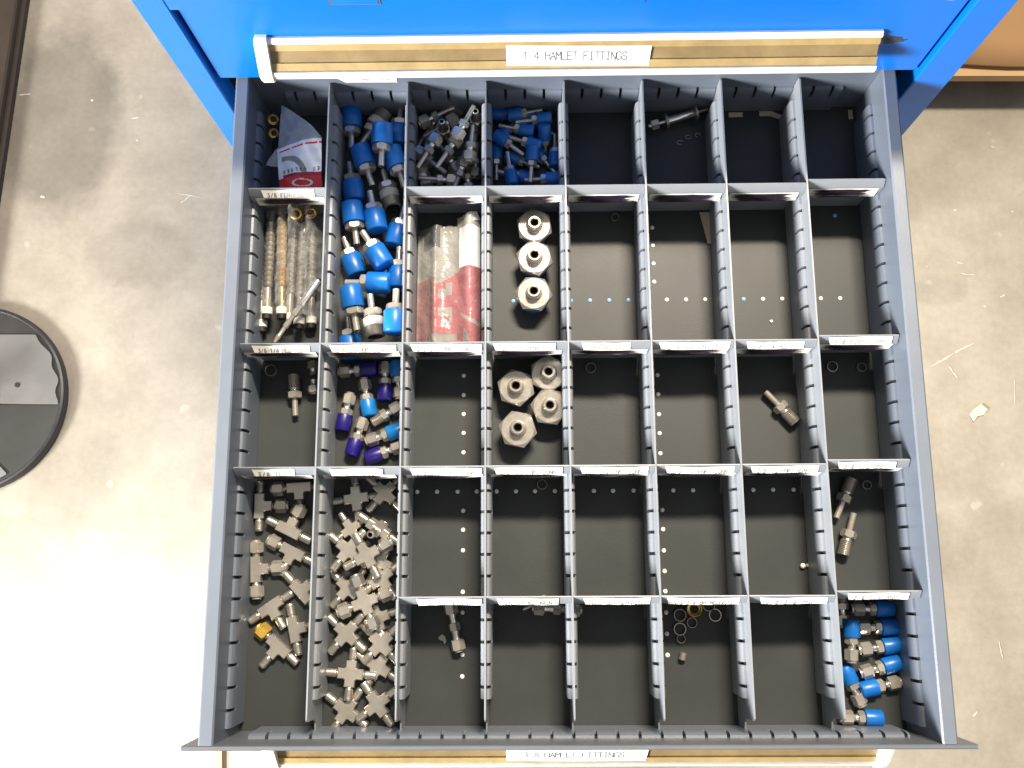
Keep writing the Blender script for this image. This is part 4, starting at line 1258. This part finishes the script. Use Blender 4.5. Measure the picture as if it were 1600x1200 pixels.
# clear bag over the ferrule sticks
Z2 = thing('clear_bag', 'crumpled clear bag holding the ferrule sticks in the left compartment', 'plastic bag', (-0.272, 0.455, -0.03))
def z2(u, v):
    z = -0.052 + 0.0325 * math.exp(-((u - .52) / .085) ** 2) + 0.020 * math.exp(-((u - .30) / .10) ** 2) + 0.021 * math.exp(-((u - .76) / .11) ** 2) + .0028 * wr(u, v, 3) + .0012 * math.sin(57 * v + 17 * u)
    return max(z + 0.006, -0.0615)
sheetmesh([(-0.2975, 0.5120), (-0.2370, 0.5120), (-0.2365, 0.3960), (-0.2965, 0.4080)], 60, 90, z2).build('film', None, Z2, angle=180)
inv(Z2)

# red printed bag
Z3 = thing('printed_bag', 'rolled plastic bag with red print and pale letters in the third column', 'plastic bag', (-0.115, 0.44, -0.03))
def z3(u, v):
    z = -0.046 + 0.016 * math.exp(-((u - .86) / .16) ** 2) + 0.006 * math.exp(-((u - .30) / .07) ** 2) + 0.006 * math.sin(3.14 * u) - .012 * math.exp(-((u - .0) / .16) ** 2) + .0014 * wr(u, v, 5) - .006 * max(0, v - .9) * 5
    if v < .25 and .1 < u < .38:
        z -= 0.004 * math.sin((u - .1) / .28 * 3.1416) * (.25 - v) * 4
    return max(z, -0.0612)
def m3(u, v):
    if u < .64 and v < .075 + .02 * math.sin(u * 9): return None if v < .03 + .05 * u else 'clear'
    if .1 < u < .38 and v < .23: return 'clear'
    def inr(a, b, c, d): return a < u < b and c < v < d
    edge = .40 if u > .76 else .60 - .26 * u if u > .30 else .46
    if u > .68 and v < .40 and v > .08: return 'whiteprint'
    if v < edge: return 'hazy'
    lets = (inr(.35, .57, .50, .62) and not inr(.33, .47, .50, .545) and not inr(.47, .57, .60, .62)) or inr(.35, .57, .69, .76) or inr(.53, .575, .755, .81) or inr(.22, .65, .90, .95) or inr(.31, .42, .94, 1.0) or (inr(.74, .84, .87, .97) and u - .74 < (v - .84) * .9)
    if u > .70:
        cy = .735 + .11 * math.sqrt(max(0, (u - .70) / .3))
        lets = lets or (cy - .012 - .03 * (u - .7) < v < cy + .012)
    if lets: return 'hazy'
    return 'redfilm' if u > .3 else 'pinkfilm'
sheetmesh([(-0.1460, 0.4980), (-0.0830, 0.5000), (-0.0825, 0.3690), (-0.1465, 0.3690)], 90, 150, z3, m3).build('film', None, Z3, angle=180)
sheetmesh([(-0.1000, 0.5005), (-0.0860, 0.5045), (-0.0825, 0.4960), (-0.0980, 0.4900)], 12, 10, lambda u, v: -0.034 + 0.005 * math.sin(3.1 * u) + .001 * wr(u, v, 4), None, 'hazy').build('rolled_end', None, Z3, angle=180)
inv(Z3)

# ------------------------------------------------------------------ small loose things in the tray
def flat(name, pts, m, label, cat, th=0.0004, z=ZF + 0.0003, group=None, tiltz=0.0):
    b = MB()
    n = len(pts)
    vs = [(x, y, z + tiltz * i) for i, (x, y) in enumerate(pts)] + [(x, y, z + th + tiltz * i) for i, (x, y) in enumerate(pts)]
    b.add(vs, [tuple(range(n - 1, -1, -1)), tuple(range(n, 2 * n))] + [(i, (i + 1) % n, n + (i + 1) % n, n + i) for i in range(n)])
    o = b.build(name, m, None, smooth=False)
    tag(o, label, cat, group)
    return o
flat('paper_tab', [(0.1725, 0.6215), (0.1870, 0.6215), (0.1870, 0.6165), (0.1725, 0.6162)], 'tape', 'small straight paper tab at the back of the seventh column', 'paper tab')
flat('paper_tab', [(0.2042, 0.6225), (0.2165, 0.6225), (0.2275, 0.6178), (0.2255, 0.6130), (0.2150, 0.6172), (0.2040, 0.6172)], 'tape', 'bent paper tab beside the straight one', 'paper tab')
flat('paper_tab', [(0.2955, 0.6230), (0.3000, 0.6230), (0.2995, 0.6175), (0.3005, 0.6130), (0.2955, 0.6125)], 'tape', 'short upright paper tab in the back right corner compartment', 'paper tab')
flat('tape_strip', [(0.1375, 0.5125), (0.1505, 0.5125), (0.1505, 0.4800), (0.1445, 0.4790)], 'tape', 'pale wedge of tape hanging by the sixth column divider', 'tape', z=ZF + 0.001)
def bead(x, y, r, m, label):
    b = MB()
    n = 9
    T = Matrix.Translation((x, y, ZF + r))
    b.lathe([(-r * math.cos(math.pi * i / n), max(1e-5, r * math.sin(math.pi * i / n))) for i in range(n + 1)], 18, T, cap0=False, cap1=False)
    tag(b.build('bead', m, None, angle=60), label, 'bead')
bead(0.2185, 0.1612, 0.0026, 'light_spot', 'white plastic bead in the seventh column')  # bead only borrows the white of the floor spots
bead(0.2230, 0.1616, 0.0018, 'greycap', 'grey bead touching the white bead')
flat('plastic_chip', [(0.2015, 0.3990), (0.2045, 0.3997), (0.2048, 0.3975), (0.2030, 0.3968)], 'paper', 'white chip on the liner under the seventh column floor spots', 'chip', th=.001)
flat('foil_scrap', [(-0.1215, 0.0985), (-0.1185, 0.1005), (-0.1160, 0.0985), (-0.1145, 0.0940), (-0.1165, 0.0915), (-0.1175, 0.0945), (-0.1200, 0.0950), (-0.1222, 0.0965)], 'greycap', 'torn grey foil scrap beside the single union', 'scrap', th=.001)
b = MB()
T = Matrix.Translation((0.1030, 0.0800, ZF + 0.0035)) @ Matrix.Rotation(1.3, 4, 'Z')
b.lathe([(-3.5 * mm, 2.9 * mm), (-3 * mm, 3.4 * mm), (3 * mm, 3.4 * mm), (3.5 * mm, 2.9 * mm)], 18, T)
tag(b.build('sleeve', 'steel_dark', None), 'dark little sleeve lying in front of the loose rings', 'sleeve')

# probe rod in the sixth column
a = Vector((0.0875, 0.6020, -0.0520))
e = Vector((0.1500, 0.6205, -0.0500))
dr = (e - a).normalized()
PR = thing('probe_rod', 'steel rod with two dark flanges at the back of the sixth column', 'metal rod', a)
T = Matrix.Rotation(math.atan2(dr.y, dr.x), 4, 'Z')
def pl(name, m, prof, n=20):
    b = MB()
    b.lathe(prof, n, T)
    b.build(name, m, PR)
b = MB()
b.hexp(3 * mm, 11 * mm, 9.5 * mm, T)
b.build('hex_nut', 'steel', PR, angle=20)
pl('ball_end', 'steel_bright', [(0, 1.2 * mm), (1 * mm, 2.2 * mm), (3 * mm, 2.4 * mm)])
pl('neck', 'steel_bright', [(11 * mm, 1.6 * mm), (18 * mm, 2.0 * mm)])
pl('flange', 'steel_dark', [(18 * mm, 7.6 * mm), (20.5 * mm, 7.8 * mm)])
pl('barrel', 'steel_bright', [(20.5 * mm, 3.4 * mm), (21 * mm, 4.0 * mm), (49 * mm, 4.0 * mm), (50 * mm, 3.4 * mm)])
pl('flange', 'steel_dark', [(50 * mm, 7.4 * mm), (52 * mm, 7.6 * mm)])
pl('tip', 'steel', [(52 * mm, 1.7 * mm), (63 * mm, 1.5 * mm), (64.5 * mm, 1.0 * mm)])
def wire(x, y, r, a0, a1, label):
    b = MB()
    pts = [(x + r * math.cos(t), y + r * .7 * math.sin(t)) for t in [a0 + (a1 - a0) * i / 12 for i in range(13)]]
    vs, fs = [], []
    for i, (px, py) in enumerate(pts):
        q = pts[min(i + 1, 12)]
        p0 = pts[max(i - 1, 0)]
        d = Vector((q[0] - p0[0], q[1] - p0[1])).normalized()
        for k in range(6):
            t = k * math.pi / 3
            vs.append((px - d.y * .0006 * math.cos(t), py + d.x * .0006 * math.cos(t), ZF + .0008 + .0006 * math.sin(t)))
    for i in range(12):
        for k in range(6):
            fs.append((i * 6 + k, (i + 1) * 6 + k, (i + 1) * 6 + (k + 1) % 6, i * 6 + (k + 1) % 6))
    b.add(vs, fs)
    tag(b.build('wire_curl', 'steel_dark', None), label, 'wire', 'curls of wire under the probe rod')
wire(0.1210, 0.5885, 0.0030, 0.3, 5.2, 'leftmost of the dark wire curls below the probe rod')
wire(0.1300, 0.5945, 0.0030, 1.0, 6.0, 'middle of the dark wire curls below the probe rod')
wire(0.1395, 0.5965, 0.0026, 0.0, 4.6, 'rightmost of the dark wire curls below the probe rod')

# ------------------------------------------------------------------ things on the workshop floor
# round stool foot, left
SB = thing('stool_base', 'round black rimmed metal stool base at the left edge', 'stool base', (-0.961, 0.444, ZG))
b = MB()
b.lathe([(0.000, 0.157), (0.003, 0.159), (0.012, 0.159), (0.017, 0.157), (0.0185, 0.154), (0.018, 0.1525), (0.0165, 0.1515)], 72, Matrix.Rotation(-math.pi / 2, 4, 'Y'), cap1=False)
b.build('rim', 'rubber', SB)
b = MB()
b.lathe([(0.0160, 0.152), (0.0185, 0.120), (0.0225, 0.085), (0.0265, 0.055), (0.0270, 0.0)], 72, Matrix.Rotation(-math.pi / 2, 4, 'Y'), cap0=False, cap1=False)
b.build('base_plate', 'stooldark', SB)
def sector(a0, a1, rings, m, name):
    b = MB()
    vs, fs = [], []
    n = 24
    for (r, z) in rings:
        for i in range(n + 1):
            t = a0 + (a1 - a0) * i / n
            vs.append((r * math.cos(t), r * math.sin(t), z))
    for j in range(len(rings) - 1):
        for i in range(n):
            fs.append((j * (n + 1) + i, (j + 1) * (n + 1) + i, (j + 1) * (n + 1) + i + 1, j * (n + 1) + i + 1))
    b.add(vs, fs)
    return b.build(name, m, SB)
def cone_z(r):
    pts = [(0.0, 0.0288), (0.022, 0.0288), (0.055, 0.0282), (0.085, 0.0242), (0.120, 0.0200), (0.150, 0.0180)]
    for (r0, z0), (r1, z1) in zip(pts, pts[1:]):
        if r <= r1:
            return z0 + (z1 - z0) * (r - r0) / (r1 - r0)
    return 0.018
def plate(y0, y1, xl, xr):  # pale patch shaped like a reflection on the stool base
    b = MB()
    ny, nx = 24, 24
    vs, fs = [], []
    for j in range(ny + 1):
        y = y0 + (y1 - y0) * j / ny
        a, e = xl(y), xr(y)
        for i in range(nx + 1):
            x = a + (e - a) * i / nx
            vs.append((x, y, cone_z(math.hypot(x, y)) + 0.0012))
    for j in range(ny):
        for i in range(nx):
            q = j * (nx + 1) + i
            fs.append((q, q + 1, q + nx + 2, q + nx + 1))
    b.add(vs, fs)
    b.build('reflection_patch', 'stoolmetal', SB, angle=60)
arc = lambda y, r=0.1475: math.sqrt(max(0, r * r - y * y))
plate(-0.011, 0.108, lambda y: -0.06, lambda y: arc(y) - 0.003 * math.sin(y * 150))  # pale reflection patch on the stool base
plate(-0.142, -0.088, lambda y: -0.02, lambda y: min(arc(y), 0.040 + (-0.088 - y) * 1.0))  # second pale reflection patch
b = MB()
b.lathe([(0.0, 0.0045), (0.0006, 0.0040)], 16, Matrix.Translation((0.083, 0.021, 0.0258)) @ Matrix.Rotation(-math.pi / 2, 4, 'Y'))
b.build('screw_hole', 'bore', SB)
b = MB()
b.lathe([(0.0270, 0.056), (0.0312, 0.056), (0.0318, 0.0553), (0.0318, 0.021), (0.033, 0.020), (0.10, 0.020)], 28, Matrix.Rotation(-math.pi / 2, 4, 'Y'))
b.build('column', 'stoolmetal', SB)

# dark beam at the far left
SK = thing('wooden_beam', 'dark brown wooden beam lying along the upper left edge', 'wooden beam', (-0.9460, 0.985, ZG), rot=(0, 0, -0.036))
for (x0, x1, z0, z1) in ((-0.26, 0.0, 0.0, 0.016), (-0.26, -0.006, 0.0172, 0.032)):
    b = MB()
    b.prism([(x0, z0 + .002), (x0, z1 - .002), (x0 + .002, z1), (x1 - .003, z1), (x1, z1 - .003), (x1, z0 + .002), (x1 - .002, z0), (x0 + .002, z0)], -0.75, 0.55, 'y')
    b.build('plank', 'darkwood', SK, smooth=False)

# pallet with cardboard, upper right
PT = thing('pallet', 'pale wooden pallet on the floor at the upper right edge', 'pallet', (0.56, 0.977, ZG), rot=(0, 0, -0.012))
for xx in (0.03, 0.42, 0.82):
    b = MB()
    b.box(xx, xx + 0.045, 0.10, 0.80, 0.0, 0.055)
    b.build('stringer', 'wood', PT, smooth=False)
for k in range(5):
    b = MB()
    b.box(0.0, 0.9, 0.0 + k * 0.165, 0.14 + k * 0.165, 0.0552, 0.073)
    b.build('deck_board', 'wood', PT, smooth=False)
b = MB()
nx, ny = 20, 12
vs, fs = [], []
for j in range(ny + 1):
    for i in range(nx + 1):
        u, v = i / nx, j / ny
        x = -0.02 + 0.95 * u
        y = 0.016 + 0.7 * v + 0.004 * math.sin(u * 17)
        vs.append((x, y, 0.080 + 0.003 * math.sin(u * 7 + v * 9)))
for j in range(ny):
    for i in range(nx):
        q = j * (nx + 1) + i
        fs.append((q, q + 1, q + nx + 2, q + nx + 1))
b.add(vs, fs)
cb = b.build('cardboard_sheet', 'cardboard', None)
cb.matrix_world = Matrix.Translation((0.56, 0.977, ZG)) @ Matrix.Rotation(-0.012, 4, 'Z')
sd = cb.modifiers.new('thickness', 'SOLIDIFY')
sd.thickness = 0.004
tag(cb, 'flattened brown cardboard lying on the pallet', 'cardboard')

# chips and scratches on the floor
def at_floor(px, py):
    R = Euler((0.1985, 0.0141, -0.0047)).to_matrix()
    d = R @ Vector(((px - 800) / 1474.43, (600 - py) / 1474.43, -1))
    t = (ZG - 0.842) / d.z
    return Vector((-0.0408, 0.1551, 0.842)) + d * t
def poly_px(pts):
    return [tuple(at_floor(*p)[:2]) for p in pts]
flat('paint_flake', poly_px([(1514, 648), (1520, 640), (1532, 632), (1542, 640), (1536, 648), (1526, 651), (1520, 658)]), 'flake', 'pale yellow flake on the concrete right of the drawer', 'flake', z=ZG + .0015, th=.0015)
flat('wood_sliver', poly_px([(340, 1172), (349, 1172), (349, 1235), (343, 1235)]), 'wood', 'thin wood sliver on the floor before the drawer front', 'sliver', z=ZG + .002, th=.006)
b = MB()
random.seed(8)
for (ax, ay, bx, by, wd) in ((1454, 574, 1490, 552, 3.5), (1490, 552, 1521, 536, 3), (1482, 572, 1496, 592, 3), (1584, 590, 1586, 638, 2), (1495, 410, 1506, 412, 3), (1446, 416, 1450, 418, 3), (1500, 428, 1524, 430, 2.5), (205, 186, 218, 184, 3.5), (213, 219, 216, 220, 4), (64, 307, 70, 309, 5), (142, 157, 146, 157, 4),
                         (278, 303, 316, 309, 2.5), (282, 318, 298, 306, 2.5), (30, 149, 48, 147, 4), (1548, 230, 1553, 230, 4), (1490, 330, 1494, 328, 4), (1562, 465, 1570, 460, 3), (1536, 478, 1541, 480, 4), (1420, 500, 1426, 496, 3), (1580, 330, 1583, 332, 4), (1520, 1120, 1526, 1112, 4), (1560, 1000, 1566, 1030, 2)):
    A, B_ = at_floor(ax, ay), at_floor(bx, by)
    d = (B_ - A)
    nrm = Vector((-d.y, d.x, 0)).normalized() * wd * .0009 / 2
    n = 6
    vs, fs = [], []
    for i in range(n + 1):
        c = A + d * i / n + Vector((random.uniform(-1, 1), random.uniform(-1, 1), 0)) * .0006
        wv = nrm * (random.uniform(.5, 1.2) if 0 < i < n else .3)
        vs += [tuple(c + wv + Vector((0, 0, .0008))), tuple(c - wv + Vector((0, 0, .0008)))]
    for i in range(n):
        fs.append((i * 2, i * 2 + 1, i * 2 + 3, i * 2 + 2))
    b.add(vs, fs)
o = b.build('floor_scuffs', 'scuff', None, smooth=False)
o['kind'] = 'stuff'
